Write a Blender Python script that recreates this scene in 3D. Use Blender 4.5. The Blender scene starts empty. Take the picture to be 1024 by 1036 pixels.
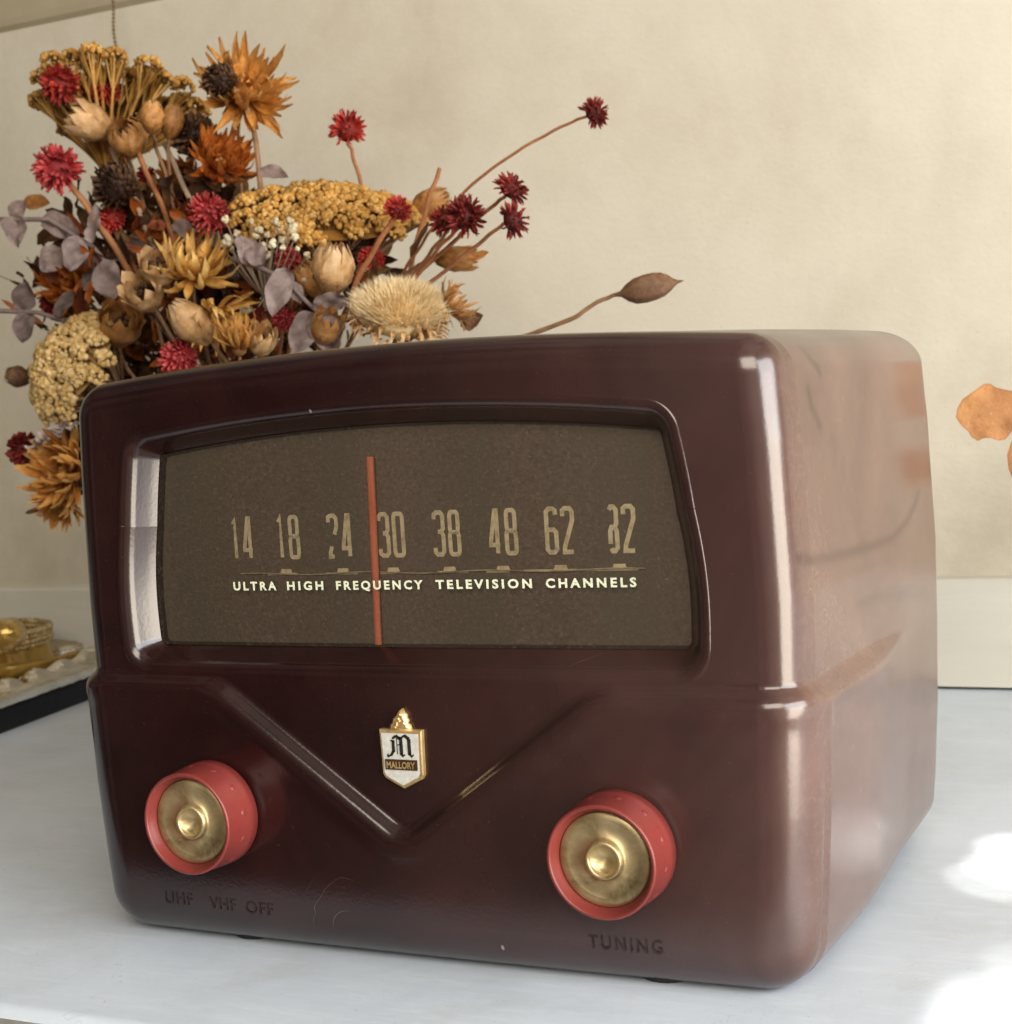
import bpy, math, random
import numpy as np
from mathutils import Vector, Matrix
random.seed(7); rng = np.random.default_rng(7)
scene = bpy.context.scene
C = scene.collection
PI = math.pi

# ------------------------------------------------------------------ camera
CX, CY, F = 512.0, 518.0, 1599.0            # photo centre and focal length (1024 px wide frame)
Xi = Vector((0.90220615, -0.02826123, -0.43037817))
Yi = Vector((0.42628372, -0.09339206, 0.89975559))
Zi = Vector((-0.0656221, -0.99522823, -0.07221159))
CAM = Vector((0.32316468, -0.38173943, 0.15604627))
cd = bpy.data.cameras.new('camera'); cam = bpy.data.objects.new('camera', cd); C.objects.link(cam)
right = Vector((Xi.x, Yi.x, Zi.x)); down = Vector((Xi.y, Yi.y, Zi.y)); fwd = Vector((Xi.z, Yi.z, Zi.z))
R3 = Matrix((right, -down, -fwd)).transposed()
cam.matrix_world = Matrix.Translation(CAM) @ R3.to_4x4()
cd.sensor_fit = 'HORIZONTAL'; cd.sensor_width = 36; cd.lens = 36 * F / 1024
cd.clip_start = 0.01; cd.clip_end = 50
cd.dof.use_dof = True; cd.dof.focus_distance = 0.47; cd.dof.aperture_fstop = 34
scene.camera = cam

def at(px, py, y):
    "point of the vertical plane at depth y (metres behind the radio front) seen at a photo position"
    d = right * (px - CX) + down * (py - CY) + fwd * F
    return CAM + d * ((y - CAM.y) / d.y)
def mm(px, p):
    "size in metres of px pixels at point p"
    return px * (p - CAM).dot(fwd) / F

# ------------------------------------------------------------------ world + lamps
w = bpy.data.worlds.new('World'); scene.world = w; w.use_nodes = True
nt = w.node_tree; nt.nodes.clear()
out = nt.nodes.new('ShaderNodeOutputWorld'); bg = nt.nodes.new('ShaderNodeBackground')
tc = nt.nodes.new('ShaderNodeTexCoord'); mp = nt.nodes.new('ShaderNodeMapping'); gr = nt.nodes.new('ShaderNodeTexGradient')
cr = nt.nodes.new('ShaderNodeValToRGB')
mp.inputs['Rotation'].default_value = (0, 0, math.radians(-20))
mp.inputs['Location'].default_value = (0.5, 0, 0); mp.inputs['Scale'].default_value = (0.5, 0.5, 0.5)
nt.links.new(tc.outputs['Generated'], mp.inputs['Vector']); nt.links.new(mp.outputs[0], gr.inputs[0]); nt.links.new(gr.outputs[1], cr.inputs[0])
cr.color_ramp.elements[0].position = 0.2; cr.color_ramp.elements[0].color = (0.115, 0.095, 0.085, 1)
cr.color_ramp.elements[1].position = 0.9; cr.color_ramp.elements[1].color = (0.75, 0.68, 0.56, 1)
mp2 = nt.nodes.new('ShaderNodeMapping'); mp2.inputs['Scale'].default_value = (7, 7, .35); nz = nt.nodes.new('ShaderNodeTexNoise'); nz.inputs['Scale'].default_value = 1.0; nz.inputs['Detail'].default_value = 2
nt.links.new(tc.outputs['Generated'], mp2.inputs['Vector']); nt.links.new(mp2.outputs[0], nz.inputs['Vector'])
cr2 = nt.nodes.new('ShaderNodeValToRGB'); cr2.color_ramp.elements[0].position = .44; cr2.color_ramp.elements[0].color = (.35, .34, .33, 1); cr2.color_ramp.elements[1].position = .56; cr2.color_ramp.elements[1].color = (1.8, 1.8, 1.8, 1)
mxw = nt.nodes.new('ShaderNodeMix'); mxw.data_type = 'RGBA'; mxw.blend_type = 'MULTIPLY'; mxw.inputs[0].default_value = 1
nt.links.new(nz.outputs['Fac'], cr2.inputs[0]); nt.links.new(cr.outputs[0], mxw.inputs[6]); nt.links.new(cr2.outputs[0], mxw.inputs[7])
nt.links.new(mxw.outputs[2], bg.inputs[0]); bg.inputs[1].default_value = 0.66
nt.links.new(bg.outputs[0], out.inputs[0])

def area(name, loc, target, sx, sy, power, col):
    l = bpy.data.lights.new(name, 'AREA'); l.shape = 'RECTANGLE'; l.size = sx; l.size_y = sy; l.energy = power; l.color = col
    o = bpy.data.objects.new(name, l); C.objects.link(o); o.location = loc
    o.rotation_euler = (Vector(target) - Vector(loc)).to_track_quat('-Z', 'Y').to_euler()
    return o
area('window_light', (1.25, -0.34, 0.50), (0.15, 0.10, 0.10), 0.95, 0.70, 16, (0.93, 0.96, 1.0))
area('low_fill_light', (1.27, -0.42, -0.06), (0.2, -0.10, 0.0), 0.70, 0.52, 11, (1.0, 0.90, 0.76))  # added low warm fill, brightens the case corner and window jamb
area('fill_light', (0.75, -1.25, 0.95), (0.0, 0.3, 0.1), 1.0, 0.8, 18, (1.0, 0.90, 0.76))  # added fill for the wall, no particular lamp
def spot(name, loc, target, deg, power, blend, col, rad=0.002, squash=1.0):
    l = bpy.data.lights.new(name, 'SPOT'); l.energy = power; l.spot_size = math.radians(deg); l.spot_blend = blend; l.color = col; l.shadow_soft_size = rad
    o = bpy.data.objects.new(name, l); C.objects.link(o); o.location = loc
    o.rotation_euler = (Vector(target) - Vector(loc)).to_track_quat('-Z', 'Y').to_euler(); o.scale = (squash, 1, 1)
    return o
def atz(px, py, z):
    d = right * (px - CX) + down * (py - CY) + fwd * F
    return CAM + d * ((z - CAM.z) / d.z)
SUN = Vector((0.95, -1.05, 1.25))
for k, (px, py, deg, pw) in enumerate(((1048, 1036, 1.75, 66), (1062, 988, 1.2, 40), (1020, 1060, 1.4, 48), (1072, 1066, 2.2, 60), (1040, 868, 1.15, 110), (1022, 884, .85, 90), (1004, 896, .42, 60))):
    spot('sunbeam', SUN + Vector((.01 * k, 0, 0)), atz(px, py, -.006), deg, pw * 1.6, 0.62, (1.0, 0.94, 0.84), rad=.001)

spot('sunbeam_fill', (1.5, -1.0, 1.35), (0.72, 0.06, -.004), 17, 150, 0.6, (1.0, 0.92, 0.80), rad=.004)  # unseen sun patch added on the shelf, brightens reflections in the case
vs = scene.view_settings
scene.render.engine = 'CYCLES'
scene.display_settings.display_device = 'sRGB'
vs.view_transform = 'Standard'; vs.look = 'None'; vs.gamma = 1; vs.use_curve_mapping = False; vs.exposure = 0.14

# ------------------------------------------------------------------ mesh helpers
class MB:
    def __init__(s): s.v = []; s.f = []; s.t = []; s.m = []
    def add(s, vs_, fs_, t=0.5, mi=0):
        b = len(s.v); s.v += [tuple(p) for p in vs_]
        s.t += list(t) if hasattr(t, '__len__') else [t] * len(vs_)
        s.f += [tuple(i + b for i in f) for f in fs_]; s.m += [mi] * len(fs_)
    def grid(s, rows, t=0.5, close=False, mi=0):
        n = len(rows[0]); vs_ = [p for r in rows for p in r]; fs_ = []
        for i in range(len(rows) - 1):
            for j in range(n if close else n - 1):
                k = (j + 1) % n
                fs_.append((i * n + j, i * n + k, (i + 1) * n + k, (i + 1) * n + j))
        s.add(vs_, fs_, t, mi)
    def tube(s, pts, r0, r1=None, n=8, t=0.5, cap=True):
        r1 = r0 if r1 is None else r1
        pts = [Vector(p) for p in pts]; N = len(pts); rows = []
        up = Vector((0.123, 0.31, 0.9))
        for i, p in enumerate(pts):
            d = (pts[min(i + 1, N - 1)] - pts[max(i - 1, 0)]).normalized()
            a = d.cross(up); a = a.normalized() if a.length > 1e-5 else d.orthogonal().normalized()
            b = d.cross(a); r = r0 + (r1 - r0) * i / (N - 1)
            rows.append([p + (a * math.cos(q) + b * math.sin(q)) * r for q in [2 * PI * j / n for j in range(n)]])
        s.grid(rows, t, True)
        if cap:
            for rr, rev in ((rows[0], True), (rows[-1], False)):
                s.add(rr, [tuple(range(n))[::-1] if rev else tuple(range(n))], t)
    def lathe(s, prof, M=Matrix(), n=32, t=0.5, mi=0, wob=None):
        rows = []
        for (r, z) in prof:
            row = []
            for j in range(n):
                a = 2 * PI * j / n; rr = r * (wob(a, z) if wob else 1)
                row.append(M @ Vector((rr * math.cos(a), rr * math.sin(a), z)))
            rows.append(row)
        s.grid(rows, t, True, mi)
    def blob(s, c, r, t=0.5, sq=(1, 1, 1), jit=0.0, lo=True):
        vs_, fs_ = ICO1 if lo else ICO2
        s.add([Vector(c) + Vector((v.x * sq[0], v.y * sq[1], v.z * sq[2])) * r * (1 + jit * (random.random() - .5)) for v in vs_], fs_, t)
    def box(s, a, b, t=0.5, M=Matrix()):
        (x0, y0, z0), (x1, y1, z1) = a, b
        vs_ = [M @ Vector(p) for p in [(x0, y0, z0), (x1, y0, z0), (x1, y1, z0), (x0, y1, z0), (x0, y0, z1), (x1, y0, z1), (x1, y1, z1), (x0, y1, z1)]]
        s.add(vs_, [(0, 3, 2, 1), (4, 5, 6, 7), (0, 1, 5, 4), (1, 2, 6, 5), (2, 3, 7, 6), (3, 0, 4, 7)], t)
    def build(s, name, mat, parent=None, smooth=True, loc=None):
        me = bpy.data.meshes.new(name)
        o_ = Vector(loc) if loc is not None else Vector((0, 0, 0))
        me.from_pydata([tuple(Vector(p) - o_) for p in s.v], [], s.f)
        mats = mat if isinstance(mat, (list, tuple)) else [mat]
        for m in mats: me.materials.append(m)
        me.polygons.foreach_set('material_index', s.m)
        at_ = me.attributes.new('tint', 'FLOAT', 'POINT'); at_.data.foreach_set('value', s.t)
        if smooth: me.polygons.foreach_set('use_smooth', [True] * len(me.polygons))
        me.update()
        o = bpy.data.objects.new(name, me); C.objects.link(o)
        if parent is not None:
            o.parent = parent; o.location = o_ - parent.location
        else: o.location = o_
        return o
import bmesh
def ico(sub):
    bm = bmesh.new(); bmesh.ops.create_icosphere(bm, subdivisions=sub, radius=1)
    vs_ = [v.co.copy() for v in bm.verts]; fs_ = [tuple(v.index for v in f.verts) for f in bm.faces]; bm.free(); return vs_, fs_
ICO1 = ico(1); ICO2 = ico(2)
def thing(name, label, cat, loc=(0, 0, 0), group=None):
    o = bpy.data.objects.new(name, None); C.objects.link(o); o.location = loc; o.empty_display_size = 0.01
    o['label'] = label; o['category'] = cat
    if group: o['group'] = group
    return o
def tag(o, label, cat, group=None):
    o['label'] = label; o['category'] = cat
    if group: o['group'] = group
    return o

# ------------------------------------------------------------------ material helpers
class Mat:
    def __init__(s, name):
        s.m = bpy.data.materials.new(name); s.m.use_nodes = True; s.nt = s.m.node_tree
        s.b = s.nt.nodes['Principled BSDF']; s.o = s.nt.nodes['Material Output']
        s.tc = s.nt.nodes.new('ShaderNodeTexCoord')
    def n(s, t, **k):
        x = s.nt.nodes.new(t)
        for a, b in k.items(): setattr(x, a, b)
        return x
    def l(s, a, b): s.nt.links.new(a, b)
    def noise(s, scale, detail=4, rough=.55, stretch=None, dist=0):
        x = s.n('ShaderNodeTexNoise'); x.inputs['Scale'].default_value = scale; x.inputs['Detail'].default_value = detail
        x.inputs['Roughness'].default_value = rough; x.inputs['Distortion'].default_value = dist
        if stretch:
            mp = s.n('ShaderNodeMapping'); mp.inputs['Scale'].default_value = stretch; s.l(s.tc.outputs['Object'], mp.inputs[0]); s.l(mp.outputs[0], x.inputs['Vector'])
        else: s.l(s.tc.outputs['Object'], x.inputs['Vector'])
        return x.outputs['Fac']
    def ramp(s, src, stops):
        r = s.n('ShaderNodeValToRGB'); e = r.color_ramp.elements
        while len(e) < len(stops): e.new(0.5)
        for i, (p, c) in enumerate(stops):
            e[i].position = p; e[i].color = (c, c, c, 1) if not hasattr(c, '__len__') else (*c, 1)
        s.l(src, r.inputs[0]); return r.outputs[0]
    def mix(s, f, a, b, mode='MIX'):
        x = s.n('ShaderNodeMix', data_type='RGBA', blend_type=mode)
        for i, v in ((0, f), (6, a), (7, b)):
            if hasattr(v, 'links'): s.l(v, x.inputs[i])
            else: x.inputs[i].default_value = v if i == 0 else (*v, 1)
        return x.outputs[2]
    def math(s, op, a, b=0.0):
        x = s.n('ShaderNodeMath', operation=op)
        for i, v in ((0, a), (1, b)):
            if hasattr(v, 'links'): s.l(v, x.inputs[i])
            else: x.inputs[i].default_value = v
        return x.outputs[0]
    def bump(s, h, strength, dist):
        x = s.n('ShaderNodeBump'); x.inputs['Strength'].default_value = strength; x.inputs['Distance'].default_value = dist
        s.l(h, x.inputs['Height']); s.l(x.outputs[0], s.b.inputs['Normal']); return x
    def set(s, **k):
        for a, v in k.items():
            i = s.b.inputs[a.replace('_', ' ')]
            if hasattr(v, 'links'): s.l(v, i)
            else: i.default_value = (*v, 1) if (hasattr(v, '__len__') and len(v) == 3) else v
        return s
def srgb(r, g, b):
    f = lambda c: (c / 255 / 12.92) if c / 255 <= .04045 else ((c / 255 + .055) / 1.055) ** 2.4
    return (f(r), f(g), f(b))
def attr(M):
    a = M.n('ShaderNodeAttribute'); a.attribute_name = 'tint'; return a.outputs['Fac']
def petal_mat(name, base, mid, tip, rough=.6, sheen=0.0, sss=0.0):
    M = Mat(name); a = attr(M)
    n = M.noise(420, 4, .75); f = M.math('ADD', a, M.math('MULTIPLY', M.math('SUBTRACT', n, .5), 1.1))
    c = M.ramp(f, [(0.0, base), (0.5, mid), (1.0, tip)])
    n2 = M.noise(60, 2)
    c2 = M.mix(M.ramp(n2, [(.35, .0), (.7, .55)]), c, tuple(x * .6 for x in base))
    M.set(Base_Color=c2, Roughness=rough)
    M.b.inputs['Specular IOR Level'].default_value = .35
    if sheen: M.b.inputs['Sheen Weight'].default_value = sheen
    # thin, lets light through
    tr = M.n('ShaderNodeBsdfTranslucent'); M.l(c2, tr.inputs[0]); ms = M.n('ShaderNodeMixShader'); ms.inputs[0].default_value = .22
    M.l(M.b.outputs[0], ms.inputs[1]); M.l(tr.outputs[0], ms.inputs[2]); M.l(ms.outputs[0], M.o.inputs[0])
    M.bump(M.noise(600, 4, .7), .7, .0008)
    return M.m

# ------------------------------------------------------------------ materials: setting
SHELF_Z = -0.004; WALL_Y = 0.4219
M = Mat('aged_plaster')
big = M.noise(3.2, 6, .6, dist=.6); mid_ = M.noise(16, 5, .65); fine = M.noise(380, 3)
c = M.ramp(big, [(0.3, srgb(168, 157, 137)), (0.5, srgb(190, 181, 162)), (0.72, srgb(206, 199, 183))])
c = M.mix(M.ramp(mid_, [(0.45, 0.0), (0.75, .6)]), c, srgb(208, 201, 184))
sc = M.noise(9, 3, .6, dist=3.0); c = M.mix(M.math('MULTIPLY', M.ramp(M.math('ABSOLUTE', M.math('SUBTRACT', sc, .5)), [(.001, 1.0), (.006, 0.0)]), M.ramp(M.noise(5, 2), [(.58, 0.0), (.70, .18)])), c, srgb(160, 148, 126))
c = M.mix(M.ramp(M.noise(700, 2), [(.70, 0.0), (.76, .4)]), c, srgb(150, 140, 118))
c = M.mix(M.ramp(M.noise(6, 6, .7, dist=.5), [(0.55, 0.0), (0.75, .35)]), c, srgb(172, 158, 132))
c = M.mix(M.ramp(M.noise(90, 5, .7), [(0.45, 0.0), (0.8, .35)]), c, srgb(206, 198, 178))
M.set(Base_Color=c, Roughness=.85); M.bump(M.math('ADD', M.math('MULTIPLY', fine, .35), mid_), .32, .0014); plaster = M.m
M = Mat('darker_plaster'); M.set(Base_Color=M.ramp(M.noise(6, 6, .6), [(.3, srgb(140, 128, 104)), (.7, srgb(168, 155, 128))]), Roughness=.9); plaster2 = M.m  # darker, browner plaster tone for the top band
M = Mat('painted_baseboard')
c = M.ramp(M.noise(5, 6, .6, stretch=(.5, 1, 3)), [(0.3, srgb(186, 182, 168)), (0.7, srgb(206, 203, 190))])
M.set(Base_Color=c, Roughness=.6); M.bump(M.noise(120, 4, stretch=(.3, 1, 2)), .25, .0008); board_m = M.m
M = Mat('white_painted_shelf')
sm = M.noise(9, 6, .65, dist=.4); br = M.noise(70, 4, .6, stretch=(.25, 1.6, 1))
c = M.ramp(sm, [(0.3, srgb(188, 198, 208)), (0.6, srgb(204, 214, 225))])
c = M.mix(M.ramp(M.noise(22, 6, .7), [(0.55, 0.0), (0.72, .5)]), c, srgb(184, 188, 190))
c = M.mix(M.ramp(M.noise(130, 5, .75, stretch=(.3, 1.4, 1)), [(0.5, 0.0), (0.7, .3)]), c, srgb(224, 230, 236))
c = M.mix(M.ramp(M.noise(420, 2), [(0.74, 0.0), (0.78, .5)]), c, srgb(140, 135, 125))
hs = M.noise(11, 3, .6, dist=2.8); c = M.mix(M.math('MULTIPLY', M.ramp(M.math('ABSOLUTE', M.math('SUBTRACT', hs, .5)), [(.001, 1.0), (.004, 0.0)]), M.ramp(M.noise(7, 2), [(.54, 0.0), (.64, .25)])), c, srgb(150, 152, 150))
M.set(Base_Color=c, Roughness=M.ramp(sm, [(0.3, .38), (0.7, .55)])); M.bump(M.math('ADD', br, M.math('MULTIPLY', M.noise(330, 3), .4)), .3, .0007); shelf_m = M.m
M = Mat('worn_grey_edge'); M.set(Base_Color=M.ramp(M.noise(40, 5), [(0.3, srgb(120, 120, 116)), (.7, srgb(165, 165, 160))]), Roughness=.7); edge_m = M.m

# ------------------------------------------------------------------ the setting
def struct(o): o['kind'] = 'structure'; return o
m = MB(); fy = -0.0585
# shelf top with a rounded front nosing
rows = []
prof = [(WALL_Y + .002, SHELF_Z), (.3, SHELF_Z), (.1, SHELF_Z), (fy + .004, SHELF_Z), (fy + .0015, SHELF_Z - .0006), (fy, SHELF_Z - .003)]
for y, z in prof: rows.append([(x, y, z) for x in np.linspace(-1.6, 1.6, 33)])
m.grid(rows); struct(m.build('shelf', shelf_m))
m = MB(); m.grid([[(x, fy - .0002, SHELF_Z - .003) for x in (-1.6, 1.6)], [(x, fy, SHELF_Z - .04) for x in (-1.6, 1.6)]])
struct(m.build('shelf_edge', edge_m, smooth=False))
m = MB()
WT = 0.42
m.grid([[(-1.6, WALL_Y, .04), (1.6, WALL_Y, .04)], [(-1.6, WALL_Y, WT), (1.6, WALL_Y, WT)]])
struct(m.build('wall', plaster, smooth=False))
# baseboard standing a little proud of the plaster with a dark joint below
m = MB(); by = WALL_Y - .006; top = at(1000, 586, by).z
prof = [(by, SHELF_Z + .0015), (by, top - .0015), (by + .0012, top), (WALL_Y + .001, top + .0012)]
m.grid([[(x, y, z) for x in (-1.6, 1.6)] for y, z in prof]); struct(m.build('baseboard', board_m, smooth=False))
m = MB(); m.box((-1.6, by + .001, SHELF_Z + .0003), (1.6, by + .003, SHELF_Z + .004)); M = Mat('joint'); M.set(Base_Color=(.035, .033, .03), Roughness=.9)
struct(m.build('joint_gap', M.m, smooth=False))
# overhanging plaster band at the top of the niche
m = MB(); zt = at(80, 16, WALL_Y).z
prof = [(WALL_Y + .0005, zt - .001), (WALL_Y - .0015, zt + .0005), (WALL_Y - .0035, zt + .002), (WALL_Y - .0045, zt + .006), (WALL_Y - .004, zt + .35)]
m.grid([[(x, y, z) for x in (-1.6, 1.6)] for y, z in prof]); struct(m.build('cornice', plaster2, smooth=False))

# ================================================================== RADIO
M = Mat('maroon_bakelite')
mott = M.noise(28, 5, .6, dist=.5)
c = M.ramp(mott, [(0.3, (.0105, .0030, .0030)), (0.7, (.024, .0068, .0060))])
dust = M.noise(1500, 2, .6)
c = M.mix(M.ramp(dust, [(0.68, 0.0), (0.80, .20)]), c, (.24, .17, .14))
# film of dust and old polish, stronger to the right, where reflected light is painted in too
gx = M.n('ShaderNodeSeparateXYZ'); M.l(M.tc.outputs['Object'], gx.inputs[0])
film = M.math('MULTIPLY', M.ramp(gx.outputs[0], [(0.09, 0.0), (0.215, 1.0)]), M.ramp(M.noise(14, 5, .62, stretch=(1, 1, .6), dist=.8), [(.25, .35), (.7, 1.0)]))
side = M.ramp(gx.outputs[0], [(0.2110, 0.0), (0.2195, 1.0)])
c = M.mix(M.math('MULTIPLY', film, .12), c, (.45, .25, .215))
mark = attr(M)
side_sheen = M.math('MULTIPLY', side, M.ramp(M.noise(16, 6, .65, dist=.6), [(.3, .07), (.7, .19)]))
side_sheen = M.math('MULTIPLY', side_sheen, M.math('SUBTRACT', 1.0, mark))
c = M.mix(side_sheen, c, (.52, .32, .24))  # pale sheen of the reflected wall, painted into the colour of the side
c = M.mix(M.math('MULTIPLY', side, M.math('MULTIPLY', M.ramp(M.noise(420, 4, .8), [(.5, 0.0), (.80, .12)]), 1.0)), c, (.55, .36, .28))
hl = M.noise(38, 2, .5, stretch=(1, .8, .5), dist=2.5); hm_ = M.noise(21, 3, .6)
hair = M.math('MULTIPLY', M.ramp(M.math('ABSOLUTE', M.math('SUBTRACT', hl, .5)), [(.001, 1.0), (.0025, 0.0)]), M.ramp(hm_, [(.64, 0.0), (.72, .32)]))
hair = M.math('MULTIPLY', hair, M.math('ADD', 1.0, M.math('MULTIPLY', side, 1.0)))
c = M.mix(hair, c, (.55, .42, .34))
sv = M.n('ShaderNodeTexVoronoi', feature='F1'); sv.inputs['Scale'].default_value = 46
mpp = M.n('ShaderNodeMapping'); mpp.inputs['Scale'].default_value = (1, 1, .35); mpp.inputs['Rotation'].default_value = (.4, .2, .3); M.l(M.tc.outputs['Object'], mpp.inputs[0]); M.l(mpp.outputs[0], sv.inputs['Vector'])
c = M.mix(M.ramp(sv.outputs['Distance'], [(0.022, .55), (0.03, 0.0)]), c, (.5, .42, .36))
rough = M.math('ADD', M.ramp(M.noise(11, 5, .6, dist=1.0), [(.3, .13), (.7, .22)]), M.math('MULTIPLY', film, .05))
M.set(Base_Color=c, Roughness=rough); M.b.inputs['IOR'].default_value = 1.66
M.bump(M.math('ADD', M.noise(900, 2), M.math('MULTIPLY', M.noise(22, 1), 3.0)), .045, .0005)
bak = M.m

cx = .103
def seg_outline(bottom, rightf, topf, leftf, r, ns, nt_, nc):
    """closed outline: each side a function t->(x,z); corner radius r; returns pts (x,z) and outward normals"""
    def sample(f, n):
        t = np.linspace(0, 1, n); p = np.array([f(a) for a in t]); d = np.gradient(p, axis=0); nrm = np.stack([d[:, 1], -d[:, 0]], 1)
        nrm /= np.linalg.norm(nrm, axis=1)[:, None]; return p, nrm
    S = [sample(f, n) for f, n in ((bottom, nt_), (rightf, ns), (topf, nt_), (leftf, ns))]
    P = []; N = []
    for i in range(4):
        p, nrm = S[i]; q, nq = S[(i + 1) % 4]
        P += list(p + nrm * r); N += list(nrm)
        a0 = math.atan2(nrm[-1][1], nrm[-1][0]); a1 = math.atan2(nq[0][1], nq[0][0])
        while a1 < a0: a1 += 2 * PI
        c0 = (p[-1] + q[0]) / 2
        for k in range(1, nc - 1):
            a = a0 + (a1 - a0) * k / (nc - 1); nn = np.array([math.cos(a), math.sin(a)])
            e = p[-1] + (q[0] - p[-1]) * k / (nc - 1)
            P.append(e + nn * r); N.append(nn)
    return np.array(P), np.array(N)
ZB, ZT, ARCH = -.0010, .1690, .0055
def hw(z): # half width of the case
    t = (z - ZB) / (ZT - ZB); return float(np.interp(z, [-.003, .02, .045, .074, .10, .14, .168], [.1100, .1124, .1143, .1154, .1160, .1151, .1136]))
RC = .0122
def lerp(a, b, t): return a + (b - a) * t
def topz(x): return ZT + ARCH * (1 - ((x - cx) / .110) ** 2)
zl, zh = ZB + RC, topz(cx - hw(ZT) + RC) - RC
NS, NT, NC = 190, 300, 22
hb, ht = hw(zl) - RC, hw(zh) - RC
OP, ON = seg_outline(lambda t: (lerp(cx - hb, cx + hb, t), zl),
                     lambda t: (cx + hw(lerp(zl, zh, t)) - RC, lerp(zl, zh, t)),
                     lambda t: (lerp(cx + ht, cx - ht, t), topz(lerp(cx + ht, cx - ht, t)) - RC),
                     lambda t: (cx - hw(lerp(zh, zl, t)) + RC, lerp(zh, zl, t)), RC, NS, NT, NC)
# window opening at the glass
WB, WTz = .0868, .1448
rw = .0022
def whw(z):
    t = (z - WB) / (WTz - WB); return .0862 + .0008 * math.sin(PI * min(1, t * 1.6)) - .0052 * max(0, t) ** 2.2
wx = .1003
def wtop(x): return WTz + .0056 * (1 - ((x - wx) / .083) ** 2)
wl, wh = WB + rw, WTz - rw * .6
WP, WN = seg_outline(lambda t: (lerp(wx - whw(wl) + rw, wx + whw(wl) - rw, t), wl),
                     lambda t: (wx + whw(lerp(wl, wh, t)) - rw, lerp(wl, wh, t)),
                     lambda t: (lerp(wx + whw(wh) - rw, wx - whw(wh) + rw, t), wtop(lerp(wx + whw(wh) - rw, wx - whw(wh) + rw, t)) - rw),
                     lambda t: (wx - whw(lerp(wh, wl, t)) + rw, lerp(wh, wl, t)), rw, NS, NT, NC)
NP = len(OP)
CREASE = [(-.10, .0765), (.0405, .0765), (.1030, .0320), (.1625, .0752), (.32, .0752)]
def round_poly(pts, r):
    out = [pts[0]]
    for a, b, c in zip(pts[:-2], pts[1:-1], pts[2:]):
        a, b, c = map(np.array, (a, b, c)); u = (a - b) / np.linalg.norm(a - b); v = (c - b) / np.linalg.norm(c - b)
        for t in np.linspace(0, 1, 9): out.append(tuple((b + u * r) * (1 - t) ** 2 + b * 2 * t * (1 - t) + (b + v * r) * t * t))
    return out + [pts[-1]]
CREASE = round_poly(CREASE, .007)
def smooth(t): t = min(1, max(0, t)); return t * t * (3 - 2 * t)
def crease_d(x, z):
    best = 1e9
    for (x0, z0), (x1, z1) in zip(CREASE[:-1], CREASE[1:]):
        dx, dz = x1 - x0, z1 - z0; L = math.hypot(dx, dz); t = ((x - x0) * dx + (z - z0) * dz) / L / L
        t = min(1, max(0, t)); d = math.hypot(x - x0 - dx * t, z - z0 - dz * t)
        if d < best: best = d
    zc = np.interp(x, [p[0] for p in CREASE], [p[1] for p in CREASE])
    return best if z < zc else -best
BH = .0036
def relief(x, z, y):
    d = crease_d(x, z) + .0006
    tt_ = min(1, max(0, d / .0054 + .5)); h = BH * math.sin(tt_ * PI / 2) * (.35 + .65 * smooth(tt_ * 1.7))
    # slight rolled bead on the lip of the step
    h += .0003 * math.exp(-((d - .0042) / .003) ** 2)
    return (h - .3 * BH) * (1 - smooth((y - .055) / .06))
D = .168
def bow(x, y): return .0022 * ((x - cx) / .11) ** 2 * max(0, 1 - y / .08)
def flare(y): return .0054 * math.sin(min(1, y / .14) * PI / 2)
def case_pt(P, n, y, n3, amt=1.0):
    x, z = P
    h = relief(x, z, y) * amt
    return (x + n3[0] * h, y + n3[1] * h + bow(x, y), z + n3[2] * h)
rows = []
# inside jamb of the window and its rounded lip (from the back forwards)
LIP = .0050
for off, y in [(-.0004, .0125), (0, .0108), (.0004, .0103), (.0020, .0074), (.0036, .0045)]:
    rows.append([(P[0] + n[0] * off, y + bow(P[0], 0), P[1] + n[1] * off) for P, n in zip(WP, WN)])
for k in range(1, 15):
    # rounded lip turning out of the slanted jamb into the face
    a = k / 14; b0 = math.radians(61); ang = b0 * (1 - a); r_ = .0058
    off = .0036 + r_ * (math.sin(b0) - math.sin(ang)) * .9; y = .0045 * (math.cos(0) - math.cos(ang)) / (1 - math.cos(b0))
    rows.append([(P[0] + n[0] * off, y + bow(P[0], 0) - relief(P[0], P[1], 0) * (1 - y / .0045), P[1] + n[1] * off) for P, n in zip(WP, WN)])
LIPOFF = .0036 + .0058 * math.sin(math.radians(61)) * .9
RF = .0115
NR = 150
for k in range(1, NR):
    t = k / NR; row = []
    for P, n, Q, q in zip(WP, WN, OP, ON):
        a = P + n * LIPOFF; b = Q - q * RF
        x, z = a + (b - a) * t
        row.append(case_pt((x, z), None, 0, (0, -1, 0)))
    rows.append(row)
for k in range(0, 17):
    a = k / 16 * PI / 2; row = []
    for Q, q in zip(OP, ON):
        p = Q - q * RF * (1 - math.sin(a)); y = RF * (1 - math.cos(a))
        row.append(case_pt(p, None, y, (q[0] * math.sin(a), -math.cos(a), q[1] * math.sin(a))))
    rows.append(row)
for y in np.linspace(RF + .002, D - .011, 110):
    rows.append([case_pt(Q + q * flare(y) * np.array([1, .1]), None, y, (q[0], 0, q[1])) for Q, q in zip(OP, ON)])
for k in range(1, 11):
    a = k / 10 * PI / 2; row = []
    for Q, q in zip(OP, ON):
        p = Q + q * flare(D) * np.array([1, .1]) - q * .011 * (1 - math.cos(a)); y = D - .011 + .011 * math.sin(a)
        row.append((p[0], y, p[1]))
    rows.append(row)
rows.append([(cx + (r[0] - cx) * .01, D, .085 + (r[2] - .085) * .01) for r in rows[-1]])
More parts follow.
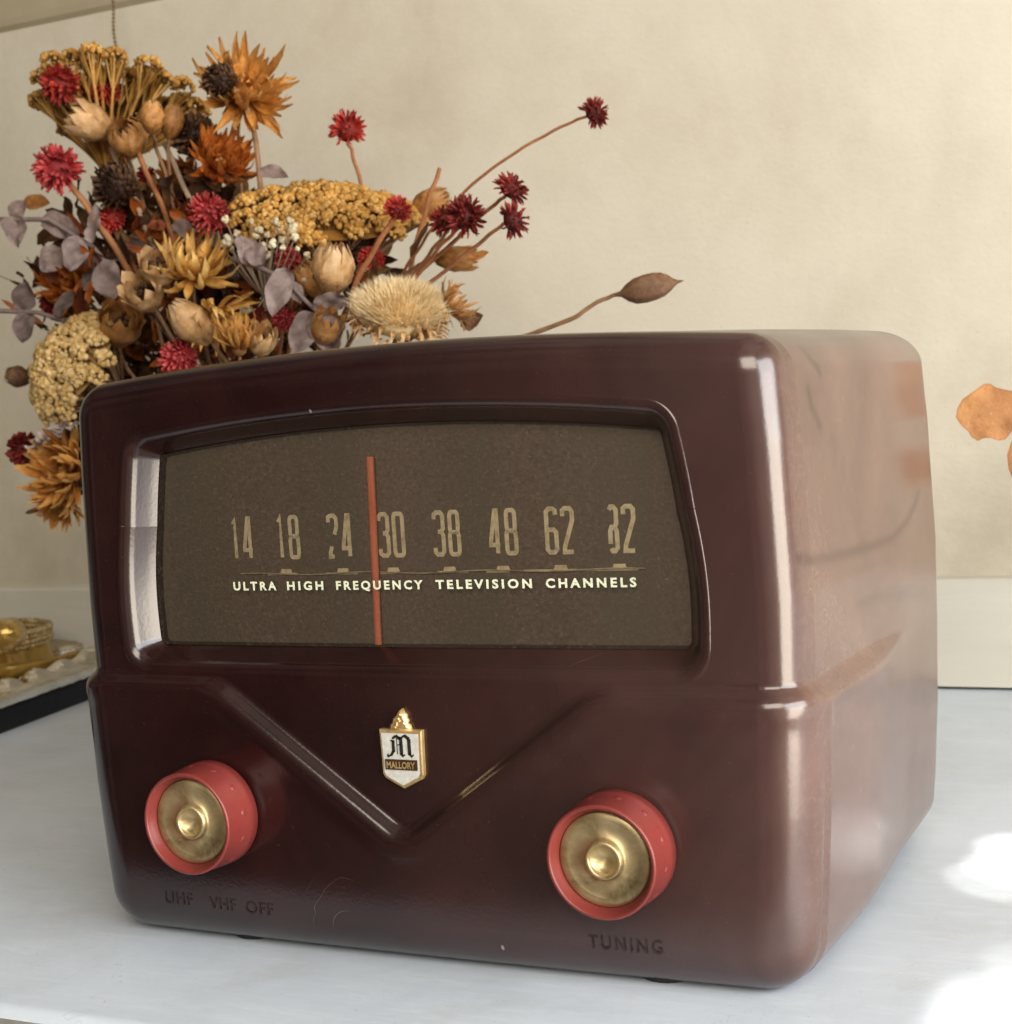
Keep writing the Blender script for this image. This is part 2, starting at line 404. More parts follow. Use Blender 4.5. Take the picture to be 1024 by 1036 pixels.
radio = thing('radio', 'dark maroon bakelite tabletop television converter with two red knobs and a wide brown dial window', 'radio', (cx, .08, SHELF_Z))
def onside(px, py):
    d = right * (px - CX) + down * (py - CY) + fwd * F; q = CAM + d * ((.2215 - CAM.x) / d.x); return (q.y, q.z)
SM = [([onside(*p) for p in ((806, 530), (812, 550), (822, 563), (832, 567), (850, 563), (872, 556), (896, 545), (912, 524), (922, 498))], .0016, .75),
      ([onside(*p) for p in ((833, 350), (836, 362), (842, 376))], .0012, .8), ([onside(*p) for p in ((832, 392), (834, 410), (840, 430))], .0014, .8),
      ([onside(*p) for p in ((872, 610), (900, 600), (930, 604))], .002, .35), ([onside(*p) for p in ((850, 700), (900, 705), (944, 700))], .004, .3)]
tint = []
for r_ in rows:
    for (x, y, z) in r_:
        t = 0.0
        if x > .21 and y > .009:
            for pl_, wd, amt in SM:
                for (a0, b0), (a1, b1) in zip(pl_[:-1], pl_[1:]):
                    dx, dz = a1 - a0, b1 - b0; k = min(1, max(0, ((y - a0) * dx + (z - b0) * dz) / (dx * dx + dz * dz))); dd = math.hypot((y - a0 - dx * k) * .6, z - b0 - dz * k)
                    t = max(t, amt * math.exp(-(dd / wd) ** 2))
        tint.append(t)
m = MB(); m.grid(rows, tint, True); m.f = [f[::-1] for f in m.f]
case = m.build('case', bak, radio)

def face_y(x, z):
    return bow(x, 0) - relief(x, z, 0)

# feet
M = Mat('black_rubber'); M.set(Base_Color=(.012, .012, .013), Roughness=.7); rub = M.m
for fx, fyy in ((.0395, .0155), (.1735, .0155), (.0395, .150), (.1735, .150)):
    m = MB(); m.lathe([(.0, -.0029), (.0078, -.0029), (.0082, -.0022), (.0084, .001), (.0084, .004)], Matrix.Translation((fx, fyy, ZB)), 24)
    m.build('foot', rub, radio)

# dial plate
def plate(name, y, off, mat, parent):
    m = MB(); vs_ = [(P[0] + n[0] * off, y + bow(P[0], 0), P[1] + n[1] * off) for P, n in zip(WP, WN)]
    cz = .115; rr = []
    for k in range(1, 15): rr.append([(cx + (v[0] - cx) * k / 14, y + bow(cx + (v[0] - cx) * k / 14, 0), cz + (v[2] - cz) * k / 14) for v in vs_])
    m.grid(rr, .5, True); m.f = [f[::-1] for f in m.f]
    m.add(rr[0], [tuple(range(len(vs_)))], .5); return m.build(name, mat, parent)
PY, GY = .0125, .0100
M = Mat('brown_dial'); fib = M.noise(900, 3, .7); refl_strk = M.noise(42, 2, .5, stretch=(1, 1, .03))
c = M.ramp(fib, [(.3, (.118, .080, .056)), (.7, (.205, .146, .106))])
c = M.mix(M.ramp(refl_strk, [(.44, 0.0), (.56, .75)]), c, (.13, .105, .07))  # vertical bands painted into the dial for reflections in the glass
c = M.mix(M.ramp(M.noise(1300, 2), [(.70, 0.0), (.76, .5)]), c, (.60, .52, .42))
M.set(Base_Color=c, Roughness=.6); M.bump(fib, .3, .0003); dial_m = M.m
dial = plate('dial_plate', PY, .0008, dial_m, radio)
M = Mat('dial_glass')
tr = M.n('ShaderNodeBsdfTransparent'); gl = M.n('ShaderNodeBsdfGlossy'); gl.inputs['Roughness'].default_value = .05
df = M.n('ShaderNodeBsdfDiffuse'); df.inputs[0].default_value = (.5, .42, .32, 1)
fr = M.n('ShaderNodeFresnel'); fr.inputs[0].default_value = 1.5
m1 = M.n('ShaderNodeMixShader'); m2 = M.n('ShaderNodeMixShader')
M.l(M.ramp(M.noise(1100, 3, .7), [(.5, .03), (.75, .10)]), m1.inputs[0]); M.l(tr.outputs[0], m1.inputs[1]); M.l(df.outputs[0], m1.inputs[2])
M.l(fr.outputs[0], m2.inputs[0]); M.l(m1.outputs[0], m2.inputs[1]); M.l(gl.outputs[0], m2.inputs[2]); M.l(m2.outputs[0], M.o.inputs[0])
glass_m = M.m
pane = plate('window_pane', GY, .0002, glass_m, radio)

# --- lettering ---------------------------------------------------------
def text_mesh(s, size, bold=0.0, sx=1.0, space=1.0):
    cu = bpy.data.curves.new('t', 'FONT'); cu.body = s; cu.size = size; cu.offset = bold; cu.space_character = space; cu.resolution_u = 3
    o = bpy.data.objects.new('t', cu); C.objects.link(o); dg = bpy.context.evaluated_depsgraph_get(); dg.update()
    me = bpy.data.meshes.new_from_object(o.evaluated_get(dg)); vs_ = [Vector((v.co.x * sx, v.co.y, 0)) for v in me.vertices]; fs_ = [tuple(p.vertices) for p in me.polygons]
    bpy.data.objects.remove(o); bpy.data.curves.remove(cu); bpy.data.meshes.remove(me); return vs_, fs_
def place_text(s, x0, x1, z0, capz, ysurf, mat, name, parent, bold=0.0, space=1.0, jitter=0):
    vs_, fs_ = text_mesh(s, 1.0, bold, 1, space)
    xs = [v.x for v in vs_]; ys = [v.y for v in vs_]; a, b = min(xs), max(xs); ya, yb = 0.0, max(ys)
    m = MB(); m.add([(x0 + (v.x - a) / (b - a) * (x1 - x0), 0, z0 + (v.y - ya) / (yb - ya) * capz) for v in vs_], fs_)
    m.v = [(p[0], ysurf(p[0], p[2]), p[2]) for p in m.v]
    return m.build(name, mat, parent, smooth=False)
M = Mat('cream_ink'); M.set(Base_Color=M.ramp(M.noise(1500, 2), [(.3, (.62, .66, .48)), (.7, (.86, .90, .70))]), Roughness=.5); ink = M.m
words = [('ULTRA', 235, 279), ('HIGH', 290, 327), ('FREQUENCY', 340, 428), ('TELEVISION', 441, 538), ('CHANNELS', 552, 643)]
for s, a, b in words:
    x0 = at(a, 591, GY).x; x1 = at(b, 591, GY).x
    place_text(s, x0, x1,   .1035, .0025, lambda x, z: GY + bow(x, 0) - .00015, ink, 'lettering', radio, bold=.036, space=1.45)
M = Mat('engraved_paint'); M.set(Base_Color=M.ramp(M.noise(900, 3), [(.40, (.006, .002, .002)), (.62, (.035, .016, .015))]), Roughness=.55); engr = M.m
ey = lambda x, z: face_y(x, z) - .00012
for s, a, b, z in (('UHF', 166, 194, .0105), ('VHF', 211, 238, .0102), ('OFF', 248, 276, .0100), ('TUNING', 593, 667, .0096)):
    place_text(s, at(a, 915, -.002).x, at(b, 915, -.002).x, z - .0019, .0038, ey, engr, 'engraved_word', radio, bold=.012, space=1.3 if s == 'TUNING' else 1.1)

# digits as strokes on a 0..1 x 0..1 cell
def rr_(x0, x1, z0, z1, r=.22, k=5, a0=0, full=True):
    pts = []
    for (ccx, ccz, s) in ((x1 - r, z1 - r * .5, 0), (x0 + r, z1 - r * .5, 90), (x0 + r, z0 + r * .5, 180), (x1 - r, z0 + r * .5, 270)):
        for i in range(k):
            a = math.radians(s + 90 * i / (k - 1)); pts.append((ccx + r * math.cos(a), ccz + r * .5 * math.sin(a)))
    return pts + [pts[0]]
GL = {
 '0': [rr_(0, 1, 0, 1)], '1': [[(.35, .88), (.6, 1.0), (.6, 0)]],
 '8': [rr_(.05, .95, .52, 1), rr_(0, 1, 0, .52)],
 '2': [[(0, .82), (0, .95), (.25, 1), (.75, 1), (1, .93), (1, .72), (.1, .12), (.05, 0), (1, 0)]],
 '3': [[(0, .84), (.05, .95), (.3, 1), (.75, 1), (1, .93), (1, .62), (.8, .54), (.4, .54)], [(.8, .54), (1, .45), (1, .07), (.75, 0), (.3, 0), (.05, .05), (0, .16)]],
 '4': [[(.72, 0), (.72, 1), (.55, 1), (0, .28), (0, .2), (1, .2)]],
 '6': [[(1, .86), (.95, .96), (.7, 1), (.3, 1), (.03, .93), (0, .07), (.25, 0), (.75, 0), (1, .07), (1, .45), (.75, .52), (.05, .52)]],
 '7': [[(0, .84), (.05, .97), (.3, 1), (.75, 1), (1, .93), (1, .74), (.72, .54)], [(.30, .25), (.10, .10), (.05, 0), (.55, 0)]],                # worn 2: only its head is left
 'h': [[(.30, .93), (.5, 1), (.75, 1), (1, .93), (1, .62), (.8, .54), (.5, .54), (.34, .46), (.32, .16)], [(.8, .54), (1, .45), (1, .07), (.75, 0), (.5, 0), (.36, .06)]],   # worn 8
 'i': [[(.35, .86), (.6, .95), (.6, 0)]],       # worn 1
}
def stroke(m, pts, wd, org, sx, sz, y):
    P = [Vector((org[0] + p[0] * sx, 0, org[1] + p[1] * sz)) for p in pts]; n = len(P); closed = (P[0] - P[-1]).length < 1e-7
    L = []; R_ = []
    for i in range(n):
        a = P[i - 1] if i > 0 else (P[-2] if closed else P[0]); b = P[i + 1] if i < n - 1 else (P[1] if closed else P[-1])
        d1 = (P[i] - a); d2 = (b - P[i]); d1 = d1.normalized() if d1.length > 0 else d2.normalized(); d2 = d2.normalized() if d2.length > 0 else d1
        t = (d1 + d2).normalized(); nn = Vector((-t.z, 0, t.x)); cosn = max(.45, nn.dot(Vector((-d1.z, 0, d1.x))))
        L.append(P[i] + nn * wd / 2 / cosn); R_.append(P[i] - nn * wd / 2 / cosn)
    f = lambda v: (v.x, y(v.x), v.z)
    m.grid([[f(v) for v in L], [f(v) for v in R_]])
M = Mat('faded_gold_numerals')
c = M.ramp(M.noise(420, 4, .7), [(.30, (.52, .41, .24)), (.55, (.90, .76, .48))])
M.set(Base_Color=c, Roughness=.5); numm = M.m
NY = lambda x: PY + bow(x, 0) - .00015
for k, (s, px, top_, bot_) in enumerate([('i4', 242, 523, 559), ('18', 289, 518, 559), ('74', 343, 518, 559), ('30', 395, 516, 560), ('38', 451, 514, 559), ('48', 508, 513, 558), ('62', 565, 511, 557), ('h2', 626, 509, 555)]):
    zb = .1125; zt_ = zb + .0130; xc = at(px, 537, PY).x; wdt = .0028; m = MB()
    for ch, dx in ((s[0], -.0039), (s[1], .0010)):
        for st in GL[ch]: stroke(m, st, .00128, (xc + dx + .0003, zb + .0004), wdt, .0120, NY)
    o = m.build('dial_number', numm, radio, smooth=False)
M = Mat('brass_wire'); M.set(Base_Color=M.ramp(M.noise(120, 3), [(.35, (.40, .30, .16)), (.6, (.85, .70, .45))]), Metallic=.4, Roughness=.35); wire_m = M.m
m = MB(); zl_ = .1080
m.tube([(x, NY(x) - .0004, zl_ + .0003 * math.sin(x * 160)) for x in np.linspace(.0445, .1745, 60)], .00022, n=6)
m.build('scale_wire', wire_m, radio)
m = MB()
for px in (289, 347, 398, 455, 509, 567, 626):
    xc = at(px, 572, PY).x; wq = .0021
    m.add([(xc - wq, NY(xc - wq), zl_ + .0002), (xc + wq, NY(xc + wq), zl_ + .0002), (xc + wq * .8, NY(xc), zl_ + .0014), (xc - wq * .8, NY(xc), zl_ + .0014)], [(0, 1, 2, 3)])
for a, b in ((270, 300), (330, 362), (385, 402), (443, 474), (492, 515), (530, 645)):
    xa, xb = at(a, 575, PY).x, at(b, 575, PY).x; m.add([(xa, NY(xa), zl_ - .0004), (xb, NY(xb), zl_ - .0004), (xb, NY(xb), zl_ + .0002), (xa, NY(xa), zl_ + .0002)], [(0, 1, 2, 3)])
m.build('scale_marks', numm, radio, smooth=False)
M = Mat('orange_pointer'); M.set(Base_Color=M.ramp(M.noise(700, 2, stretch=(1, 1, .1)), [(.3, (.75, .16, .07)), (.7, (.85, .26, .13))]), Roughness=.35); ptr_m = M.m
a = at(374.5, 462, .0112); b = at(383, 652, .0112)
m = MB(); m.tube([a, a.lerp(b, .5), b], .00125, .00115, n=12); m.v = [(p[0], .0112 + (p[1] - .0112) * .6, p[2]) for p in m.v]
m.build('pointer', ptr_m, radio)

# --- knobs -------------------------------------------------------------
M = Mat('coral_red_plastic'); c = M.ramp(M.noise(60, 4), [(.3, (.17, .027, .024)), (.7, (.24, .042, .035))])
c = M.mix(M.ramp(M.noise(500, 3, .7), [(.60, 0.0), (.74, .6)]), c, (.12, .02, .018))
M.set(Base_Color=c, Roughness=.30); M.b.inputs['Subsurface Weight'].default_value = .0; M.bump(M.noise(600, 2), .06, .0003); red_m = M.m
M = Mat('aged_brass'); c = M.ramp(M.noise(90, 5, .65, dist=.6), [(.28, (.20, .145, .065)), (.5, (.54, .42, .22)), (.75, (.74, .62, .38))])
M.set(Base_Color=c, Metallic=.82, Roughness=M.ramp(M.noise(150, 4), [(.3, .34), (.7, .48)])); M.b.inputs['Anisotropic'].default_value = .5; M.bump(M.noise(500, 2), .12, .0002); brass_m = M.m
def knob(kx, kz, face, rot):
    y0 = face_y(kx, kz)
    base = Matrix.Translation((kx, y0, kz)) @ Matrix.Rotation(PI / 2, 4, 'X') @ Matrix.Rotation(rot, 4, 'Z')     # local +z points out of the case
    H = face
    R0, R1 = .0158, .0148
    prof = [(R0 - .001, .0006), (R0, .0012), (R0 - .0001, H * .3), (R1 + .0002, H - .0012)]
    prof += [(R1 - .0003 + .0006 * math.cos(a), H - .0008 + .0007 * math.sin(a)) for a in np.linspace(.2, PI * .9, 7)]
    prof += [(R1 - .0012, H - .0016), (R1 - .0021, H - .0030), (R1 - .0023, H - .0040)]
    m = MB(); m.lathe(prof, base, 72)
    for k in range(12):
        a = 2 * PI * k / 12
        c0 = base @ Vector((R0 * math.cos(a) * .986, R0 * math.sin(a) * .986, H * .48))
        ang = Matrix.Rotation(a, 4, 'Z')
        vs_, fs_ = ICO2
        M4 = base @ ang
        m.add([M4 @ Vector((.01510 + v.x * .0006, v.y * .0013, H * .48 + v.z * .0013)) for v in vs_], fs_)
    kb = m.build('knob', red_m, radio, loc=(kx, y0, kz))
    q = H - .0034; rb = R1 - .0023
    prof = [(rb, q), (rb - .0003, q + .0005), (rb * .8, q + .0002), (.0056, q - .0006), (.0053, q + .0004), (.0050, q + .0014), (.0045, q + .0017), (.0040, q + .0013), (.0038, q + .0009), (.0036, q + .0005), (.0018, q - .0004), (.0002, q - .0012), (.00001, q - .0012)]
    m = MB(); m.lathe(prof, base, 64)
    b = m.build('brass_cap', brass_m, kb, loc=(kx, y0, kz)); b.location = (0, 0, 0)
    return kb
knob(.0389, .0386, .0150, .15)
knob(.1685, .0360, .0150, .33)

# --- badge -------------------------------------------------------------
M = Mat('gold_trim'); M.set(Base_Color=M.ramp(M.noise(300, 3), [(.3, (.62, .40, .16)), (.7, (.88, .66, .34))]), Metallic=.65, Roughness=.28); gold = M.m
M = Mat('white_enamel'); M.set(Base_Color=M.ramp(M.noise(500, 3), [(.3, (.50, .50, .46)), (.7, (.66, .66, .62))]), Roughness=.3); enam = M.m
M = Mat('dark_lettering'); M.set(Base_Color=(.02, .018, .015), Roughness=.4); dk = M.m
bx, bz0 = .1034, .0; by_ = face_y(.105, .06)
def shield(sc, y, zoff=0):
    pts = [(-.0068, .0664), (.0068, .0664), (.0066, .0600), (.0065, .0536), (.0058, .0524), (.0, .0495), (-.0058, .0524), (-.0065, .0536), (-.0066, .0600)]
    cz = .0585
    return [(bx + p[0] * sc, y, cz + (p[1] - cz) * sc) for p in pts]
m = MB(); a_, b_, c_ = shield(1.0, by_ + .0005), shield(1.0, by_ - .0014), shield(.96, by_ - .0019)
m.grid([a_, b_, c_], .5, True); m.add(c_, [tuple(range(9))[::-1]])
badge = m.build('badge', gold, radio, smooth=False, loc=(bx, by_, .0585))
m = MB(); p = shield(.88, by_ - .00205); m.add(p, [tuple(range(9))[::-1]]); q = m.build('enamel_face', enam, badge, smooth=False, loc=(bx, by_, .0585)); q.location = (0, 0, 0)
# knight's head finial
m = MB()
fin = [(-.0036, .0662), (-.0034, .0676), (-.0026, .0682), (-.0022, .0696), (-.0010, .0704), (-.0003, .0716), (.0009, .0724), (.0013, .0712), (.0022, .0706), (.0021, .0697), (.0027, .0690), (.0022, .0682), (.0030, .0676), (.0034, .0662)]
fa = [(bx + p[0], by_ - .0002, p[1]) for p in fin]; fb = [(bx + p[0], by_ - .0013, p[1]) for p in fin]; fc = [(bx + p[0] * .7, by_ - .0021, .069 + (p[1] - .069) * .78) for p in fin]
m.grid([fa, fb, fc], .5, True); m.add(fc, [tuple(range(len(fin)))[::-1]])
for i in range(7): m.blob((bx - .0012 + .0005 * i * (1 if i % 2 else .6), by_ - .0022, .0672 + .0006 * i), .00045)
q = m.build('finial', gold, badge, loc=(bx, by_, .0585)); q.location = (0, 0, 0)
# blackletter M
yb = by_ - .0022
m = MB()
def poly(pts): m.add([(bx + p[0] * .001, yb, .0585 + p[1] * .001) for p in pts], [tuple(range(len(pts)))])
def bar(x0, z0, x1, z1, w0, w1=None):
    w1 = (w1 or w0) * 1.3; w0 = w0 * 1.3; d = Vector((x1 - x0, z1 - z0)).normalized(); n = Vector((-d.y, d.x))
    poly([(x0 + n.x * w0 / 2, z0 + n.y * w0 / 2), (x1 + n.x * w1 / 2, z1 + n.y * w1 / 2), (x1 - n.x * w1 / 2, z1 - n.y * w1 / 2), (x0 - n.x * w0 / 2, z0 - n.y * w0 / 2)])
bar(-2.2, 5.0, -2.2, 1.6, .75); bar(.3, 6.0, .3, .9, .85); bar(2.9, 5.6, 2.9, .9, .85)
bar(-2.4, 5.4, -1.2, 6.3, .5); bar(-1.2, 6.3, .1, 5.4, .75); bar(.4, 5.6, 1.5, 6.5, .4); bar(1.5, 6.5, 2.9, 5.5, .75)
bar(-3.0, 5.0, -2.0, 4.6, .35); bar(-2.3, 1.9, -3.1, .6, .6); bar(-3.1, .7, -4.3, .2, .4); bar(-4.3, .3, -4.0, 1.1, .3); bar(-1.0, 3.6, .3, 3.9, .25); bar(-1.0, 5.6, -1.0, 1.0, .22)
bar(.0, 1.2, .9, .4, .5); bar(2.7, 1.3, 3.7, .3, .5); bar(.9, .6, 1.4, 1.0, .3); bar(3.6, .5, 4.2, 1.1, .3)
q = m.build('emblem_letter', dk, badge, smooth=False, loc=(bx, by_, .0585)); q.location = (0, 0, 0)
m = MB(); m.box((bx - .0051, by_ - .0024, .0551), (bx + .0051, by_ - .0018, .0580))
M = Mat('bronze_plaque'); M.set(Base_Color=(.06, .028, .010), Metallic=.2, Roughness=.45)
pl = m.build('name_plaque', M.m, badge, smooth=False, loc=(bx, by_, .0585)); pl.location = (0, 0, 0)
q = place_text('MALLORY', bx - .0046, bx + .0046, .0556, .0019, lambda x, z: by_ - .0026, gold, 'name_lettering', pl, bold=.035)
q.location = -Vector((bx, by_, .0585))

badge.location.z -= .0014

# ================================================================== DRIED FLOWERS
VC = Vector((at(255, 430, .275).x, .275, .118))            # mouth of the vase behind the radio
G = {
 'pink': petal_mat('pink_bracts', (.24, .014, .018), (.64, .060, .065), (.82, .22, .18)),
 'red': petal_mat('red_bracts', (.16, .010, .006), (.50, .032, .022), (.66, .10, .06)),
 'dred': petal_mat('dark_red_bracts', (.07, .008, .006), (.26, .020, .016), (.40, .055, .04)),
 'gold': petal_mat('golden_petals', (.38, .15, .022), (.80, .44, .10), (.90, .66, .25), .5),
 'amber': petal_mat('amber_petals', (.20, .055, .008), (.64, .26, .045), (.84, .50, .16), .5),
 'rust': petal_mat('rust_petals', (.14, .026, .004), (.50, .12, .014), (.68, .25, .045), .55),
 'brown': petal_mat('dark_brown_scales', (.022, .010, .006), (.080, .034, .016), (.17, .08, .035)),
 'tan': petal_mat('tan_husk', (.30, .13, .04), (.68, .40, .17), (.86, .64, .38), .4),
 'husk': petal_mat('brown_husk', (.18, .065, .014), (.52, .23, .065), (.74, .43, .17), .4),
 'yar': petal_mat('mustard_florets', (.30, .13, .018), (.66, .34, .075), (.80, .52, .18), .85),
 'yarp': petal_mat('pale_florets', (.42, .24, .07), (.80, .54, .21), (.90, .70, .36), .85),
 'cream': petal_mat('cream_fuzz', (.80, .50, .18), (.95, .77, .44), (.97, .88, .66), .9),
 'euc': petal_mat('lilac_eucalyptus', (.15, .10, .085), (.32, .235, .21), (.46, .375, .35), .6),
 'eucd': petal_mat('dark_eucalyptus', (.08, .055, .045), (.18, .125, .11), (.28, .20, .18), .6),
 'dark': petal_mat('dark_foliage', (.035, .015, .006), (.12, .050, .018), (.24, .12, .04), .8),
 'stemr': petal_mat('coral_stem', (.28, .09, .03), (.50, .20, .08), (.62, .32, .15), .7),
 'stemb': petal_mat('brown_stem', (.18, .085, .04), (.38, .20, .10), (.50, .31, .17), .7),
 'stemg': petal_mat('pale_stem', (.28, .18, .12), (.50, .36, .24), (.62, .50, .38), .7),
 'bead': petal_mat('cream_buds', (.62, .46, .24), (.84, .72, .46), (.90, .84, .66), .8),
 'pod': petal_mat('brown_pod', (.07, .030, .014), (.20, .10, .05), (.34, .20, .11), .55),
 'leaf': petal_mat('orange_leaf', (.26, .10, .03), (.44, .20, .06), (.54, .30, .12), .55),
}
def frame(d, roll=0):
    d = Vector(d).normalized(); q = d.to_track_quat('Z', 'Y').to_matrix().to_4x4(); return q @ Matrix.Rotation(roll, 4, 'Z')
def cdir(u, v, toward=0.0):
    "direction given as seen in the view: u right, v up, toward the viewer"
    return (right * u - down * v - fwd * toward).normalized()
def petal(m, M4, L, W, lift=0.0, curl=0.6, cup=.3, tip=1.0, t0=0.2, t1=0.8, nu=5, nv=4, base=.25, dt=0.0):
    """petal running along local +x from the origin, lifted (towards z), curling upward, cupped across"""
    rows = []; tt = []; wb = random.uniform(-1, 1)
    for i in range(nu + 1):
        s = i / nu; a = lift + curl * s * s
        x = L * s * math.cos(a * .8) ; z = L * s * math.sin(a)
        wd = W * (base + (1 - base) * math.sin(min(1, s * 1.5) * PI / 2)) * (1 - max(0, (s - .5) / .5) ** (1.6 * tip) * .93)
        row = []; sw = wb * math.sin(s * 2.2) * W * .5
        for j in range(nv + 1):
            q = (j / nv - .5) * 2; row.append(M4 @ Vector((x, q * wd / 2 + sw, z + cup * W * (q * q - .3) * (1 if lift < 1.3 else .6))))
            tt.append(t0 + (t1 - t0) * s + dt)
        rows.append(row)
    m.grid(rows, tt)
def bez(p0, p1, p2, n=14):
    return [p0 * (1 - t) ** 2 + p1 * 2 * t * (1 - t) + p2 * t * t for t in np.linspace(0, 1, n)]
def wobbly(pts, amp):
    o = [Vector(p) for p in pts]
    ph = random.random() * 9
    for i in range(1, len(o) - 1): o[i] += Vector((math.sin(i * 1.1 + ph), math.cos(i * .9 + ph), 0)) * amp
    return o
def stem(root, P, d, mat, r=.0009, via=None, end=None, wob=.0003):
    m = MB()
    e = end if end is not None else VC + Vector((random.uniform(-.02, .02), random.uniform(-.02, .02), 0))
    if via is None: pts = bez(P, P - Vector(d) * min(.03, (P - e).length * .3), e, 16)
    else:
        V = via if isinstance(via, list) else [via]
        K = [P * 2 - V[0], P] + V + [e, e * 2 - V[-1]]; pts = []
        for a_, b_, c_, d_ in zip(K[:-3], K[1:-2], K[2:-1], K[3:]):
            for t in np.linspace(0, 1, 9)[:-1]: pts.append(.5 * ((2 * b_) + (c_ - a_) * t + (2 * a_ - 5 * b_ + 4 * c_ - d_) * t * t + (3 * b_ - a_ - 3 * c_ + d_) * t ** 3))
        pts.append(e)
    m.tube(wobbly(pts, wob), r * .9, r * 1.1, n=7, t=random.uniform(.3, .7))
    return m.build('stem', mat, root)
used = set()
def gomph(px, py, rpx, y, label, col='pink', d=None, group='globe amaranth flowers in the bouquet', via=None, end=None, n=130, sm='stemr', long_=.42, stem_r=.0009):
    P = at(px, py, y); r = mm(rpx, P); d = Vector(d) if d is not None else cdir(random.uniform(-.3, .3), .6, .6)
    root = thing('globe_flower', label, 'dried flower', P, group)
    M0 = Matrix.Translation(P) @ frame(d, random.random() * 6)
    M0 = M0 @ Matrix.Diagonal((random.uniform(.88, 1.1), random.uniform(.88, 1.1), random.uniform(.80, 1.05), 1)); n = int(n * random.uniform(.8, 1.25)); long_ *= random.uniform(.85, 1.2)
    m = MB(); vs_, fs_ = ICO2; m.add([M0 @ (v * r * .72) for v in vs_], fs_, .1)
    g = (1 + 5 ** .5) / 2
    for i in range(n):
        zz = 1 - 1.75 * (i + .5) / n; a = 2 * PI * i / g + random.uniform(-.15, .15); rr = math.sqrt(max(0, 1 - zz * zz))
        nn = Vector((rr * math.cos(a), rr * math.sin(a), zz)); nn = (nn + Vector((random.uniform(-.22, .22), random.uniform(-.22, .22), random.uniform(0, .3)))).normalized()
        F_ = M0 @ Matrix.Translation(nn * r * .62) @ frame(nn, random.uniform(-.4, .4)) @ Matrix.Rotation(-PI / 2, 4, 'Y')
        petal(m, F_, r * long_ * random.uniform(.85, 1.15), r * .24, curl=random.uniform(-.2, .5), cup=.4, t0=.1, t1=.75, nu=3, nv=2, base=.7, dt=random.uniform(-.12, .15))
    m.build('flower_head', G[col], root)
    stem(root, P - d * r * .6, d, G[sm], via=via, end=end, r=stem_r)
    return root
def straw(px, py, rpx, y, label, col='gold', d=None, rings=((18, .05, 1.0), (18, .4, .98), (16, .75, .85), (13, 1.1, .62), (10, 1.35, .42)), wd=.26, center='husk', tip=1.0, curl=.5, cat='dried flower', group='strawflowers in the bouquet', sm='stemb', jag=.1, cr_=.22):
    P = at(px, py, y); r = mm(rpx, P); d = Vector(d) if d is not None else cdir(0, .5, .8)
    root = thing('straw_flower', label, cat, P, group)
    M0 = Matrix.Translation(P) @ frame(d, random.random() * 6)
    m = MB()
    for (n, lift, ln) in rings:
        for k in range(n):
            a = 2 * PI * (k + random.uniform(-.25, .25)) / n + lift * 3
            F_ = M0 @ Matrix.Translation((0, 0, random.uniform(-.04, .04) * r)) @ Matrix.Rotation(a, 4, 'Z') @ Matrix.Translation((r * .08, 0, 0)) @ Matrix.Rotation(random.uniform(-.3, .3), 4, 'X')
            petal(m, F_, r * ln * random.uniform(1 - jag, 1 + jag), r * wd * (.7 + .3 * ln), lift=lift + random.uniform(-.15, .15), curl=curl + random.uniform(-.45, .5), cup=.35, tip=tip, t0=.15, t1=.85, dt=random.uniform(-.15, .15))
    m.build('petals', G[col], root)
    m = MB()
    for i in range(90):
        a = 2.399 * i; q = math.sqrt(i / 90) * cr_ * r; m.blob(M0 @ Vector((q * math.cos(a), q * math.sin(a), r * (.16 - .6 * (q / r) ** 2))), r * .035, t=random.random(), jit=.4)
    vs_, fs_ = ICO2; m.add([M0 @ Vector((v.x * cr_ * r, v.y * cr_ * r, v.z * r * .2 - r * .04)) for v in vs_], fs_, .3)
    m.build('flower_centre', G[center], root)
    stem(root, P - d * r * .2, d, G[sm])
    return root
